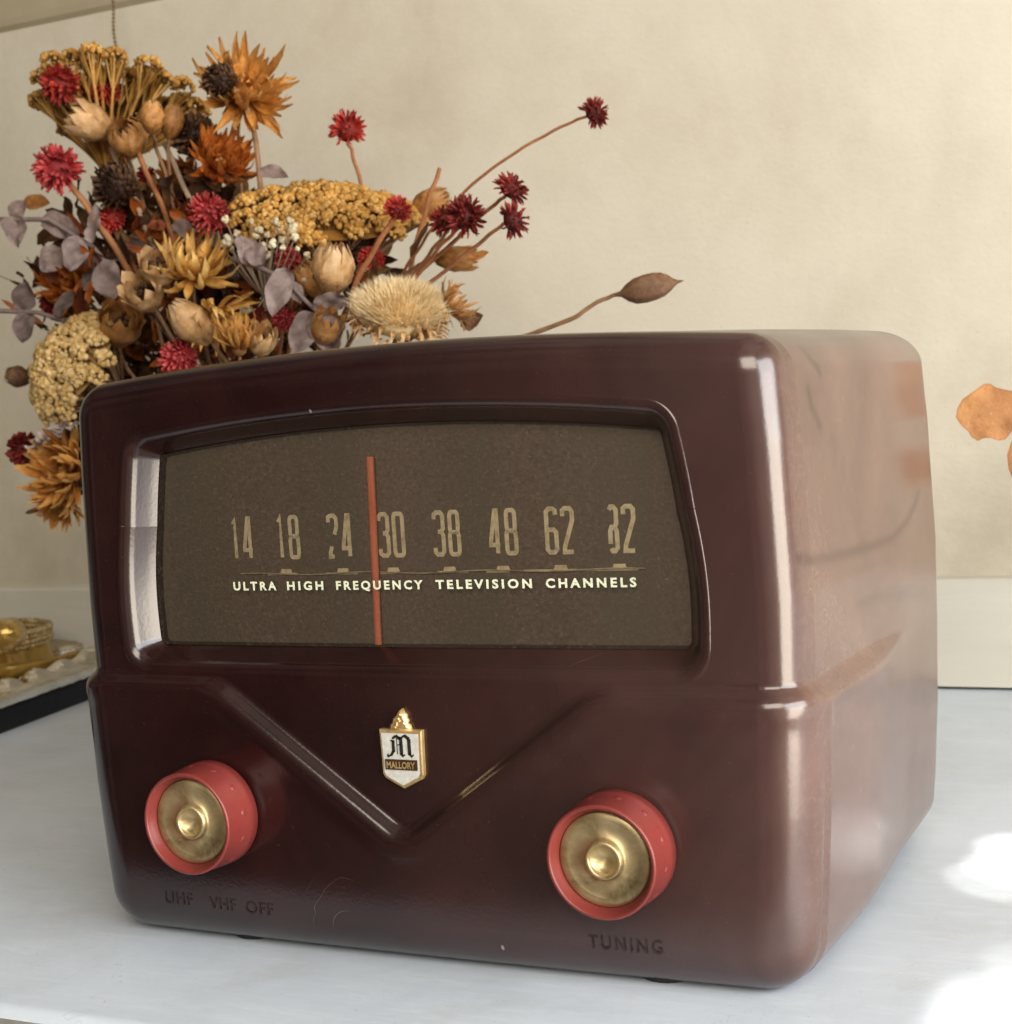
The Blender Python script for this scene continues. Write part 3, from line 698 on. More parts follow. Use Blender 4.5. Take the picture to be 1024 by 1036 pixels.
def yarrow(px, py, rx, ry, y, label, col='yar', d=None, dome=.35, nf=1200, deep=.8, group='flat yarrow heads in the bouquet', under=False, via=None):
    "rx: half width in px across the view, ry: half depth; d: the way the flat head faces"
    P = at(px, py, y); a_ = mm(rx, P); b_ = mm(ry, P); d = Vector(d).normalized()
    root = thing('yarrow_head', label, 'dried flower', P, group)
    xax = (right - d * right.dot(d)).normalized(); yax = d.cross(xax)
    M0 = Matrix((xax, yax, d)).transposed().to_4x4(); M0 = Matrix.Translation(P) @ M0
    m = MB(); clumps = []
    for i in range(58):
        q = math.sqrt((i + .5) / 58); an = 2.399 * i + random.uniform(-.2, .2)
        clumps.append((q * math.cos(an), q * math.sin(an), random.uniform(-.05, .08), random.uniform(.10, .16)))
    def hgt(u, v): return dome * min(a_, b_) * (1 - (u * u + v * v))
    if not under: m.lathe([(q, hgt(q, 0) - .0030) for q in (.001, .3, .6, .84)], M0 @ Matrix.Diagonal((a_, b_, 1, 1)), 40, t=-.3)
    per = nf // len(clumps)
    for (u, v, h, rr) in clumps:
        for k in range(per):
            th = random.random() * 2 * PI; q = math.sqrt(random.random()); cu, cv = q * math.cos(th), q * math.sin(th)
            uu, vv = u + cu * rr * 1.1, v + cv * rr * 1.1
            z = hgt(uu, vv) + min(a_, b_) * (h + .20 * math.sqrt(max(0, 1 - q * q)) * deep)
            m.blob(M0 @ Vector((uu * a_, vv * b_, z + random.uniform(-.0006, .0006))), random.uniform(.0009, .0018), t=random.uniform(.15, .95), jit=.55)
    m.build('florets', G[col], root)
    m = MB(); dep = Vector((0, 0, -max(a_, b_) * .95)); node = M0 @ dep
    for (u, v, h, rr) in clumps:
        e = M0 @ Vector((u * a_, v * b_, hgt(u, v) - .001)); mid = M0 @ (Vector((u * a_ * .45, v * b_ * .45, 0)) + dep * .5)
        m.tube(bez(node, mid, e, 6), .0011, .0006, n=5, t=random.random(), cap=False)
        for k in range(14 if under else 6):
            th = k * 1.05 + random.random(); e2 = M0 @ Vector(((u + rr * .9 * math.cos(th)) * a_, (v + rr * .9 * math.sin(th)) * b_, hgt(u, v) + .0012))
            m.tube([mid.lerp(e, .55), e2], .0005, .0004, n=4, t=random.random(), cap=False)
    m.build('branches', G['yar' if under else 'stemb'], root)
    stem(root, node, d, G['stemb'], via=via, r=.0019)
    return root
def husk(px, py, rpx, y, label, col='husk', d=None, opened=.35, n=7, group='papery seed husks in the bouquet', sm='stemb', elong=1.25, mouth=True, via=None):
    P = at(px, py, y); r = mm(rpx, P); d = Vector(d) if d is not None else cdir(random.uniform(-.3, .3), .7, .4)
    root = thing('seed_husk', label, 'seed pod', P, group)
    M0 = Matrix.Translation(P) @ frame(d, random.random() * 6)
    m = MB()
    for ring in (0, 1):
        for k in range(n):
            a = 2 * PI * (k + .5 * ring) / n + random.uniform(-.1, .1); rows = []; tt = []; rs = 1 - .12 * ring; op = opened * (1 if ring == 0 else .5) + random.uniform(-.08, .08)
            for i in range(8):
                s = i / 7; pr = math.sin(PI * min(1, .08 + s * (.86 - op * .25))) ** .75 + op * max(0, s - .7) * 1.6
                pr *= 1 + .05 * math.sin(i * 2.1 + k * 1.7); half = (PI / n * 1.25) * math.sin(PI * min(1, .15 + s * .83)) ** .7 * (1 if s < .98 else .25)
                row = []
                for j in range(4):
                    q = (j / 3 - .5) * 2; aa = a + q * half
                    row.append(M0 @ Vector((pr * rs * r * math.cos(aa), pr * rs * r * math.sin(aa), r * elong * (s * 2 - 1) * (1 - .08 * q * q))))
                    tt.append(.25 + .5 * s + random.uniform(-.22, .22))
                rows.append(row)
            m.grid(rows, tt)
    m.build('husk', G[col], root)
    if mouth:
        m = MB()
        for k in range(20): m.blob(M0 @ Vector((random.uniform(-.4, .4) * r, random.uniform(-.4, .4) * r, random.uniform(-.2, .5) * r)), r * .14, t=random.random())
        m.build('seeds', G['brown'], root)
    stem(root, P - d * r * elong * .9, d, G[sm], via=via, r=.0010)
    return root
def leafshape(m, P, d, nrm, L, W, fold=.25, t=0.5, wav=0.0, nu=8, nv=6, pointy=1.0, bend=.2):
    d = Vector(d).normalized(); nrm = Vector(nrm); nrm = (nrm - d * nrm.dot(d)).normalized(); s_ = d.cross(nrm); rows = []; tt = []
    ph = random.random() * 6
    for i in range(nu + 1):
        s = i / nu; wd = W / 2 * max(.03, math.sin(PI * s ** (.8 * pointy)) ** .62); row = []
        for j in range(nv + 1):
            q = (j / nv - .5) * 2; wv = wav * W * math.sin(s * 11 + ph + q * 2) * abs(q)
            row.append(P + d * L * s + s_ * wd * q * (1 + wav * 1.2 * math.sin(s * 14 + ph) + .07 * math.sin(s * 9 + ph * 3 + q)) + nrm * (abs(q) * wd * fold + wv + bend * L * s * s + .09 * W * math.sin(s * 7 + ph + q * 2.5) + .05 * W * math.sin(s * 15 + ph * 2 - q * 4)))
            tt.append(t + .15 * (1 - abs(q)) * (-1) + random.uniform(-.08, .08))
        rows.append(row)
    m.grid(rows, tt)
def eucal(pts, y, leaves, label, col='euc', group='eucalyptus sprigs in the bouquet', sr=.0012):
    "pts: the stem as photo positions; leaves: (px, py, length px, width px, direction u, v, facing)"
    P = [at(a, b, y + c_) for a, b, c_ in pts]
    root = thing('eucalyptus_sprig', label, 'dried foliage', P[0], group)
    m = MB(); full = []
    for i in range(len(P) - 1): full += [P[i].lerp(P[i + 1], t) for t in (0, .33, .66)]
    full.append(P[-1]); m.tube(wobbly(full, .0003), sr * 1.1, sr * .7, n=7); m.build('stem', G['euc'], root)
    for (a, b, L, W, u, v, tw) in leaves:
        p = at(a, b, y); m = MB(); dd = cdir(u, v, random.uniform(-.25, .25)); nn = cdir(tw + random.uniform(-.4, .4), random.uniform(-.5, .5), .9)
        leafshape(m, p, dd, nn, mm(L, p) * .92, mm(W, p) * random.uniform(.72, .95), fold=random.uniform(.1, .65), t=random.uniform(.3, .8), bend=random.uniform(-.35, .35), nu=12, nv=8)
        m.build('leaf', G[col], root)
    return root

# --- globe amaranth (pink, red) ---
gomph(62, 86, 21, .245, 'bright red globe flower at the left edge of the large fan shaped yarrow', 'red', cdir(-.5, .4, .8), via=at(120, 170, .262))
gomph(107, 91, 15, .262, 'smaller red globe flower against the middle of the fan shaped yarrow', 'red', cdir(-.1, .4, .8), via=at(130, 170, .270))
gomph(59, 172, 24, .235, 'spiky pink globe flower on a long coral stem at far left', 'pink', cdir(-.4, .5, .7), via=at(104, 232, .245), end=at(150, 305, .262), long_=.5, stem_r=.0017)
gomph(211, 216, 22, .225, 'deep pink globe flower in the middle of the bouquet on an orange stem', 'pink', cdir(.05, .3, .9), via=at(196, 260, .235), end=at(189, 330, .25))
gomph(113, 222, 15, .250, 'small red globe flower leaning left of the brown thistle stem', 'red', cdir(-.5, .4, .6), via=at(128, 252, .255), end=at(150, 300, .262), stem_r=.0014)
gomph(148, 178, 10, .275, 'small crimson globe flower half hidden behind the brown thistle', 'red', cdir(.2, .3, .8))
gomph(292, 264, 14, .235, 'pink red globe flower just under the cream buds', 'pink', cdir(0, .4, .8))
gomph(288, 323, 13, .222, 'dark pink globe flower low between two eucalyptus leaves', 'pink', cdir(.2, .2, .8))
gomph(262, 318, 9, .235, 'tiny dark red globe flower beside the cream bud cluster low down', 'dred', cdir(-.3, .2, .8))
gomph(180, 364, 22, .205, 'coral pink globe flower resting on the top edge of the case', 'pink', cdir(-.1, .6, .6))
gomph(24, 455, 18, .235, 'dark crimson globe flower at far left beside the case', 'dred', cdir(-.8, .1, .5), via=at(60, 450, .25))
gomph(52, 306, 13, .265, 'small dark red globe flower behind the dark eucalyptus leaf', 'dred', cdir(-.5, .3, .6))
gomph(351, 131, 18, .285, 'red ragged flower standing alone above the flat yarrow', 'red', cdir(0, .9, .25), n=60, long_=.62, via=at(358, 160, .285), end=at(372, 215, .28), group='ragged red flowers on thin stems')
gomph(601, 114, 13, .260, 'small dark red flower at the tip of the longest curved stem', 'dred', cdir(.8, .35, .2), n=60, long_=.6, via=[at(575, 125, .26), at(535, 146, .261), at(492, 175, .262), at(456, 208, .264), at(430, 242, .267)], end=at(405, 280, .27), stem_r=.0007, group='ragged red flowers on thin stems')
gomph(517, 191, 16, .250, 'upper of the two dark red flowers on the right side of the bouquet', 'dred', cdir(.5, .6, .3), n=60, long_=.6, via=at(492, 214, .255), end=at(420, 280, .262), group='ragged red flowers on thin stems')
gomph(519, 223, 16, .245, 'lower of the two dark red flowers on the right side of the bouquet', 'dred', cdir(.9, .25, .2), n=60, long_=.6, via=at(480, 250, .252), end=at(430, 290, .262), group='ragged red flowers on thin stems')
gomph(470, 220, 19, .240, 'dark red double flower head right of the yarrow on two pale stems', 'dred', cdir(.3, .6, .6), n=90, long_=.55, via=at(445, 250, .25), end=at(415, 290, .26), group='ragged red flowers on thin stems')
gomph(450, 224, 17, .248, 'dark red flower tucked behind the double head right of the yarrow', 'dred', cdir(-.3, .7, .4), n=70, long_=.5, via=at(436, 255, .255), end=at(410, 290, .262), group='ragged red flowers on thin stems')
gomph(402, 213, 13, .225, 'rose red cone shaped flower before the right end of the flat yarrow', 'red', cdir(.35, .8, .3), n=80, long_=.5, via=at(366, 275, .225), end=at(341, 340, .235), stem_r=.0013, group='ragged red flowers on thin stems')
gomph(375, 262, 14, .255, 'orange red flower in shadow under the flat yarrow', 'red', cdir(.1, .6, .6), n=70, long_=.5, group='ragged red flowers on thin stems')

# --- yarrow ---
yarrow(117, 108, 82, 80, .280, 'large golden fan shaped yarrow seen from below at upper left', 'yar', cdir(.02, .92, -.34), dome=.10, nf=3600, under=True, via=at(180, 260, .275))
yarrow(328, 222, 98, 52, .262, 'wide flat mustard yarrow across the middle of the bouquet', 'yar', cdir(.05, .78, .62), dome=.45, nf=2600)
yarrow(82, 372, 58, 62, .232, 'pale sandy yarrow head leaning left behind the case corner', 'yarp', cdir(-.62, .52, .60), dome=.55, nf=2600)

# --- strawflowers ---
straw(247, 96, 45, .268, 'spiky amber strawflower at the top of the bouquet', 'amber', cdir(.30, .28, .75), rings=((15, -.45, .95), (17, -.1, 1.0), (18, .3, 1.0), (18, .65, .95), (16, 1.0, .8), (12, 1.3, .6)), wd=.25, center='husk', tip=.75, curl=.35, jag=.36)
straw(222, 168, 38, .262, 'rust orange strawflower below the spiky amber one', 'rust', cdir(.30, .35, .7), wd=.24)
straw(196, 279, 47, .222, 'golden strawflower at the centre left of the bouquet', 'gold', cdir(.1, .72, .55), wd=.20, rings=((18, -.1, 1.0), (16, .35, .95), (14, .8, .8), (12, 1.15, .6)))
straw(218, 318, 36, .214, 'open golden strawflower with petals drooping down towards the case', 'gold', cdir(.4, -.35, .6), wd=.20, rings=((13, .2, 1.1), (11, .6, .95), (8, 1.0, .6)))
straw(76, 290, 38, .268, 'dark rust strawflower behind the eucalyptus at left', 'rust', cdir(-.3, .4, .6), wd=.22)
straw(70, 478, 45, .225, 'amber strawflower at the lower left beside the case', 'amber', cdir(-.45, .1, .75), wd=.24)
straw(64, 508, 26, .235, 'smaller amber strawflower hanging lowest at left of the case', 'amber', cdir(-.2, -.5, .6), wd=.24)
straw(242, 352, 36, .205, 'ruffled orange brown strawflower on the top edge of the case', 'amber', cdir(.05, .85, .4), wd=.16, rings=((22, .5, 1.0), (20, .85, .8), (14, 1.2, .6)))
straw(186, 190, 30, .285, 'dark rust strawflower deep between the stems', 'rust', cdir(-.2, .4, .6))

# --- dark scaled cones and thistles ---
def cone(px, py, rpx, y, label, d, col='brown', n=150):
    P = at(px, py, y); r = mm(rpx, P); d = Vector(d); root = thing('scaly_cone', label, 'dried flower', P, 'dark scaly cones in the bouquet')
    M0 = Matrix.Translation(P) @ frame(d, random.random() * 6); m = MB(); vs_, fs_ = ICO2; m.add([M0 @ (v * r * .8) for v in vs_], fs_, .2)
    for i in range(n):
        zz = 1 - 1.9 * (i + .5) / n; a = 2.399 * i; rr = math.sqrt(max(0, 1 - zz * zz)); nn = Vector((rr * math.cos(a), rr * math.sin(a), zz))
        t_ = (nn * .6 + Vector((0, 0, .7))).normalized()
        t_ = (t_ + Vector((random.uniform(-.35, .35), random.uniform(-.35, .35), random.uniform(-.2, .2)))).normalized()
        F_ = M0 @ Matrix.Translation(nn * r * random.uniform(.68, .82)) @ frame(t_, a) @ Matrix.Rotation(-PI / 2, 4, 'Y')
        petal(m, F_, r * .38, r * .24, curl=.3, cup=.3, t0=.2, t1=.9, nu=3, nv=2, base=.8, dt=random.uniform(-.2, .2))
    m.build('scales', G[col], root); stem(root, P - d * r * .7, d, G['stemb'], r=.0014); return root
cone(198, 139, 23, .272, 'black brown scaly cone between the amber and rust strawflowers', cdir(-.3, .5, .5))
cone(119, 188, 24, .248, 'dark brown thistle head with a few pale seeds left of the stems', cdir(-.5, .3, .7), 'brown')
cone(224, 82, 18, .250, 'dark brown cone in front of the spiky amber strawflower', cdir(-.6, .2, .7), 'brown')

# --- papery husks ---
husk(92, 124, 19, .245, 'pale brown papery husk at the left under the fan shaped yarrow', 'tan', cdir(-.85, .35, .4), opened=.6, elong=1.3, via=at(140, 190, .262))
husk(154, 118, 13, .240, 'closed pointed husk before the branches of the fan shaped yarrow', 'husk', cdir(.1, .9, .3), opened=0, elong=1.3, mouth=False, via=at(172, 190, .26))
husk(174, 122, 12, .258, 'narrow brown husk at the right end of the fan shaped yarrow', 'husk', cdir(.2, .9, .2), opened=.1, elong=1.5)
husk(130, 140, 20, .250, 'rough round brown husk at the foot of the fan shaped yarrow', 'husk', cdir(-.2, .5, .7), opened=.3, elong=1.0)
husk(160, 274, 19, .214, 'upper of two open cream seed capsules', 'tan', cdir(.25, .6, .7), opened=.9, elong=1.0)
husk(147, 298, 20, .212, 'lower of two open cream seed capsules', 'tan', cdir(-.2, .5, .8), opened=.9, elong=1.0)
husk(193, 326, 19, .205, 'smooth closed beige pod just above the case', 'tan', cdir(-.55, .55, .3), opened=0, elong=1.5, mouth=False)
husk(337, 272, 22, .222, 'beige rosebud shaped husk right of the cream buds', 'tan', cdir(.1, .8, .4), opened=.25, elong=1.25)
husk(318, 284, 15, .232, 'narrow brown husk leaning against the rosebud shaped husk', 'husk', cdir(-.5, .6, .3), opened=.4, elong=1.6)
husk(18, 381, 11, .255, 'small brown bud on the far left beside the sandy yarrow', 'pod', cdir(-.9, .15, .2), opened=.1, elong=1.2, via=at(50, 378, .26))
husk(122, 330, 22, .235, 'brown curled husk between the sandy yarrow and the cream capsules', 'husk', cdir(.2, .5, .6), opened=.7, elong=1.1)
husk(330, 332, 16, .214, 'brown husk half hidden under the lilac leaves', 'husk', cdir(.3, .6, .5), opened=.6)
husk(265, 345, 15, .212, 'small tan husk sitting on the top edge of the case', 'tan', cdir(.2, .5, .6), opened=.6)
husk(435, 205, 14, .285, 'olive brown pointed husk behind the right end of the flat yarrow', 'husk', cdir(.7, .3, .2), opened=.2, elong=1.6)
husk(462, 262, 13, .270, 'brown husk behind the dark red double flower', 'husk', cdir(.9, .0, .2), opened=.5, elong=1.7)

# --- cream fuzzy protea ---
P = at(405, 318, .222); root = thing('protea_head', 'cream fluffy protea with curled brown bracts at the right of the bouquet', 'dried flower', P)
dp = cdir(.15, .85, .45); M0 = Matrix.Translation(P) @ frame(dp); r = mm(46, P); m = MB()
vs_, fs_ = ICO2; m.add([M0 @ Vector((v.x * r * .98, v.y * r * .8, v.z * r * .50)) for v in vs_], fs_, .35)
for i in range(4200):
    zz = random.uniform(-.05, 1); a = random.random() * 2 * PI; rr = math.sqrt(1 - zz * zz)
    nn = Vector((rr * math.cos(a) * 1.0, rr * math.sin(a) * .8, zz * .52)); base = nn * r * .92
    dd = (nn + Vector((random.uniform(-.2, .2), random.uniform(-.2, .2), .55 + random.uniform(-.2, .3)))).normalized()
    s_ = dd.orthogonal().normalized(); s_ = Matrix.Rotation(random.random() * 6, 3, dd) @ s_; L = r * random.uniform(.22, .42)
    q = random.uniform(-.3, .3)
    bend = Vector((random.uniform(-.1, .1), random.uniform(-.1, .1), 0)) * L
    m.add([M0 @ (base + s_ * .00022), M0 @ (base - s_ * .00022), M0 @ (base + dd * L * .6 - s_ * .00016 + bend), M0 @ (base + dd * L * .6 + s_ * .00016 + bend), M0 @ (base + dd * L + bend * 2.5)], [(0, 1, 2, 3), (3, 2, 4)], [.2 + q * .3, .2 + q * .3, .6 + q * .3, .6 + q * .3, .95 + q * .3])
m.build('fluffy_centre', G['cream'], root)
m = MB()
for k in range(110):
    a = 2 * PI * random.random(); ring = random.random()
    F_ = M0 @ Matrix.Translation((math.cos(a) * r * (.9 - .12 * ring), math.sin(a) * r * (.75 - .1 * ring), -r * (.02 + .38 * ring))) @ Matrix.Rotation(a, 4, 'Z')
    petal(m, F_, r * random.uniform(.25, .45), r * .11, lift=random.uniform(.1, .8), curl=random.uniform(-1.6, 1.2), cup=.4, t0=.1, t1=.95, dt=random.uniform(-.25, .25))
m.build('bracts', G['tan'], root); stem(root, P - dp * r * .4, dp, G['stemb'], r=.002)
P = at(455, 312, .235); root = thing('straw_flower', 'pale brown papery flower against the right side of the fluffy protea', 'dried flower', P, 'strawflowers in the bouquet')
dp = cdir(.75, .45, .3); M0 = Matrix.Translation(P) @ frame(dp); r = mm(30, P); m = MB()
for k in range(60):
    a = 2 * PI * random.random(); F_ = M0 @ Matrix.Rotation(a, 4, 'Z') @ Matrix.Translation((r * .3, 0, 0)); petal(m, F_, r * random.uniform(.5, .85), r * .16, lift=random.uniform(.1, 1.3), curl=random.uniform(-.3, 1.0), t0=.1, t1=.9, dt=random.uniform(-.2, .2))
m.build('petals', G['husk'], root); stem(root, P, dp, G['stemb'])

# --- gypsophila ---
P = at(268, 300, .24); root = thing('gypsophila_sprig', 'sprig of tiny cream buds in the middle of the bouquet', 'dried flower', P)
ms_, mb = MB(), MB()
buds = [(228, 222), (240, 236), (231, 243), (247, 246), (279, 225), (293, 224), (295, 231), (262, 232), (258, 240), (270, 238), (275, 246), (286, 243), (301, 252), (310, 259), (308, 282), (315, 295), (250, 257), (244, 249), (266, 250), (286, 250), (234, 252), (254, 224), (249, 312), (272, 258), (225, 247), (283, 234), (257, 250), (298, 240)]
for (a, b) in buds:
    p = at(a, b, .226 + random.uniform(-.008, .010)); rr = random.uniform(.0014, .0024)
    if (a, b) in ((249, 312), (295, 231), (231, 243)): rr = .0028
    for k in range(7): mb.blob(p + Vector((random.uniform(-1, 1), random.uniform(-1, 1), random.uniform(-1, 1))) * rr * .5, rr * .62, t=random.uniform(.3, 1), jit=.3)
    ms_.tube(bez(p, p.lerp(P, .4) + Vector((0, 0, -.006)), P, 7), .00028, .0005, n=4, t=.6, cap=False)
ms_.tube(bez(P, P.lerp(VC, .5), VC, 6), .0008, n=6, t=.5); ms_.build('stem', G['stemg'], root); mb.build('blossom', G['bead'], root)
# white statice by the lower left
P = at(56, 440, .222); root = thing('statice_sprig', 'pale mauve statice florets curling over the sandy yarrow at lower left', 'dried flower', P); m = MB()
for k, (a, b) in enumerate([(38, 450), (46, 443), (54, 438), (62, 432), (69, 428), (42, 447), (50, 440), (58, 435), (66, 430), (34, 456), (73, 431), (60, 441)]):
    p = at(a, b, .216 + random.uniform(0, .006)); 
    for j in range(9):
        dd = Vector((random.uniform(-1, 1), random.uniform(-1, .2), random.uniform(-.2, 1))).normalized(); leafshape(m, p, dd, Vector((.3, -1, .2)), random.uniform(.003, .0055), .0018, t=random.uniform(.4, .9), nu=3, nv=2)
M = Mat('mauve_florets'); M.set(Base_Color=M.ramp(M.noise(400, 3), [(.3, (.34, .24, .22)), (.7, (.66, .56, .52))]), Roughness=.8); m.build('florets', M.m, root)
stem(root, P, Vector((-.2, 0, 1)), G['stemg'])

# --- eucalyptus ---
eucal([(-12, 222, 0), (50, 222, 0), (95, 250, .004), (135, 300, .01), (180, 350, .02)], .240, [(16, 218, 34, 27, .05, -1, -.2), (12, 222, 26, 22, .5, .8, 0), (42, 222, 44, 32, 1, -.35, 0), (78, 238, 40, 30, -.2, -1, .3), (92, 246, 40, 28, .35, .95, -.3), (62, 250, 34, 30, -.6, -.8, .3), (106, 262, 46, 34, .2, -1, -.2)], 'lilac grey eucalyptus sprig reaching out to the far left edge')
eucal([(-10, 314, 0), (38, 316, 0), (82, 330, .006), (150, 350, .02)], .238, [(22, 316, 34, 30, .25, 1, .3), (26, 314, 36, 26, -.1, -1, -.2), (66, 322, 40, 30, .5, -.9, .2), (60, 322, 38, 26, .2, 1, -.3)], 'dark grey eucalyptus sprig with two wide leaves lower at left', 'eucd')
eucal([(120, 318, .01), (100, 290, 0), (112, 250, 0), (128, 215, .01)], .258, [(100, 300, 48, 34, -.2, .9, .2), (122, 310, 50, 38, .35, .9, -.1), (112, 262, 36, 26, .8, .5, 0), (92, 330, 40, 30, .9, .2, 0), (128, 262, 40, 30, .5, .8, .4)], 'dusky eucalyptus sprig rising behind the cream seed capsules')
eucal([(236, 262, .006), (262, 270, 0), (290, 284, 0), (318, 312, .002), (334, 344, .01)], .214, [(290, 272, 56, 34, -.28, -1, -.15), (268, 268, 40, 27, -.7, .8, .2), (316, 312, 40, 26, .95, .35, .2), (318, 316, 50, 40, -.5, -1, 0), (324, 318, 44, 36, .35, -1, .3), (250, 268, 36, 24, -.2, .9, .4), (290, 284, 30, 22, .6, -.9, .2)], 'lilac eucalyptus sprig hanging over the case in the middle')
eucal([(196, 240, 0), (215, 258, 0), (226, 290, .01)], .240, [(198, 238, 30, 22, -.9, .4, 0), (206, 250, 32, 24, .9, .3, 0), (222, 262, 30, 24, .6, -.7, 0)], 'small mauve eucalyptus sprig behind the deep pink globe flower')

# --- bare stems, pods and loose leaves ---
P = at(445, 170, .272); root = thing('bare_stem', 'straight bare coral stem right of the flat yarrow', 'dried stem', P); stem(root, P, cdir(0, 1, 0), G['stemr'], end=at(408, 300, .27), via=at(430, 215, .272), r=.0011)
for k, (a, b, lab, mt) in enumerate(((128, 130, 'long tan stem crossing down from the fan shaped yarrow', 'stemr'), (112, 150, 'second tan stem running beside the fan shaped yarrow stem', 'stemg'), (166, 145, 'grey brown stem behind the rust strawflower', 'stemg'))):
    P = at(a, b, .252 + .006 * k); root = thing('bare_stem', lab, 'dried stem', P); stem(root, P, cdir(-.2, 1, 0), G[mt], via=at(a + 34, b + 75, .252), end=at(a + 66, b + 165, .262), r=.0014)
P = at(628, 297, .262); root = thing('seed_pod', 'long brown pointed seed pod on a curved stem right of the bouquet', 'seed pod', P)
dd = cdir(.97, .20, 0); m = MB(); L = mm(64, P); R_ = mm(13.5, P)
prof = [(.05, -.16), (.13, -.10), (.22, 0), (.62, .10), (.90, .22), (1.0, .38), (.98, .55), (.86, .68), (.62, .78), (.30, .86), (.14, .92), (.05, 1.0), (.001, 1.02)]
m.lathe([(a * R_, (b) * L) for a, b in prof], Matrix.Translation(P) @ frame(dd), 24, t=.5, wob=lambda a, z: 1 + .10 * math.sin(3 * a + z * 120) + .04 * math.sin(7 * a))
m.build('pod', G['pod'], root)
stem(root, P - dd * L * .1, dd, G['stemb'], via=[at(600, 308, .262), at(577, 323, .263)], end=at(515, 346, .266), r=.0010, wob=.0002)
# curled dry leaves at the rim of the bouquet
for k, (a, b, L, W, u, v, mt, lab) in enumerate((
    (262, 170, 34, 16, .8, -.35, 'euc', 'pale grey leaf poking out left of the flat yarrow'),
    (472, 262, 24, 10, 1, .2, 'husk', 'brown pointed leaf right of the double red flower'),
    (24, 205, 30, 18, .8, -.1, 'husk', 'curled orange brown leaf above the left eucalyptus'),
    (52, 512, 26, 7, -1, -.35, 'pod', 'thin dark leaf sticking out below the lowest strawflower'),
    (466, 330, 26, 18, .8, .3, 'pod', 'brown crumpled leaf at the right foot of the protea'),
    (44, 328, 46, 9, -.95, .5, 'stemr', 'thin rust coloured blade at the far left'))):
    P = at(a, b, .255 if k != 3 else .235); m = MB(); leafshape(m, P, cdir(u, v, .1), cdir(.1, .3, 1), mm(L, P), mm(W, P), fold=.4, t=.5, wav=.12); o = m.build('dried_leaf', G[mt], None, loc=P); tag(o, lab, 'dried leaf', 'loose dried leaves')
# dark mass of small leaves filling the inside of the bouquet
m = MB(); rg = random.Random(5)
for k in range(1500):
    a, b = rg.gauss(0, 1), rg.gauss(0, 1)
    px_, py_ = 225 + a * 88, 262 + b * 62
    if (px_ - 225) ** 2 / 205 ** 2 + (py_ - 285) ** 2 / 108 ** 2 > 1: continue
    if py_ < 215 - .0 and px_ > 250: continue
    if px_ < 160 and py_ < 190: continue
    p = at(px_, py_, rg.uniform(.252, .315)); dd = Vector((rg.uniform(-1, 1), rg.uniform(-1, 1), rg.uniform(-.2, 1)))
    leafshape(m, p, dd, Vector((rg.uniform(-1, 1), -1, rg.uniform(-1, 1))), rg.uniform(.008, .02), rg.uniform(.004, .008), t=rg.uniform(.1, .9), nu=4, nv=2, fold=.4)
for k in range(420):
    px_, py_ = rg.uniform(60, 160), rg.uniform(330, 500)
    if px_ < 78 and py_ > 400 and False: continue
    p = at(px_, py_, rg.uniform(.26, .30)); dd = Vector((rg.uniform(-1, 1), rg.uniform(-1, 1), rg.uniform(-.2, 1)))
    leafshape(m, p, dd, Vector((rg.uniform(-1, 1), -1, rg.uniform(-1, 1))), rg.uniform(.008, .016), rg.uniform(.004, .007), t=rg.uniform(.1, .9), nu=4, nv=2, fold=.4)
m_keep = m
m = MB()
for k in range(700):
    a, b = rg.gauss(0, 1), rg.gauss(0, 1); px_, py_ = 215 + a * 80, 275 + b * 50
    if (px_ - 215) ** 2 / 170 ** 2 + (py_ - 290) ** 2 / 85 ** 2 > 1 or (py_ < 235 and px_ > 230): continue
    p = at(px_, py_, rg.uniform(.242, .29)); dd = cdir(rg.uniform(-1, 1), rg.uniform(-.3, 1), rg.uniform(-.2, .8))
    leafshape(m, p, dd, Vector((rg.uniform(-.6, .6), -1, rg.uniform(-.5, .8))), rg.uniform(.007, .015), rg.uniform(.0025, .006), t=rg.uniform(-.2, .7), nu=5, nv=2, fold=.5)
o = m.build('dried_petals', G['rust']); o['kind'] = 'stuff'; o['label'] = 'rust brown crumpled petals and bracts between the flower stems'; o['category'] = 'petals'
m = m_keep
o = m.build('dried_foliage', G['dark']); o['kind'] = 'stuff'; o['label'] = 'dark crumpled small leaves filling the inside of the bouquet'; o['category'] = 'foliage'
# vase hidden behind the radio
M = Mat('glazed_clay'); M.set(Base_Color=M.ramp(M.noise(20, 4), [(.3, (.30, .24, .17)), (.7, (.42, .35, .26))]), Roughness=.4)
m = MB(); m.lathe([(0.0001, .001), (.030, .001), (.034, .004), (.046, .035), (.050, .06), (.044, .09), (.032, .112), (.030, .120), (.033, .127), (.031, .127), (.027, .119), (.030, .108), (.040, .09), (.044, .06), (.03, .01), (.0001, .008)], Matrix.Translation((VC.x, VC.y, SHELF_Z)), 48)
o = m.build('vase', M.m, None, loc=(VC.x, VC.y, SHELF_Z)); tag(o, 'plain clay vase behind the bakelite case holding the dried bouquet', 'vase')

# ================================================================== bead chain on the wall
a = at(112, -14, WALL_Y - .022); b = at(119, 62, WALL_Y - .022); M = Mat('dark_brass_chain'); M.set(Base_Color=(.20, .14, .07), Metallic=.9, Roughness=.4)
m = MB(); n = 19
for i in range(n + 1):
    p = a.lerp(b, i / n) + Vector((.0008 * math.sin(i * .4), 0, 0)); m.blob(p, .00105, lo=False)
    if i < n: m.tube([p, a.lerp(b, (i + 1) / n) + Vector((.0008 * math.sin(i * .4 + .4), 0, 0))], .00028, n=5)
o = m.build('bead_chain', M.m, None, loc=a); tag(o, 'thin dark bead chain hanging at the upper left', 'chain')

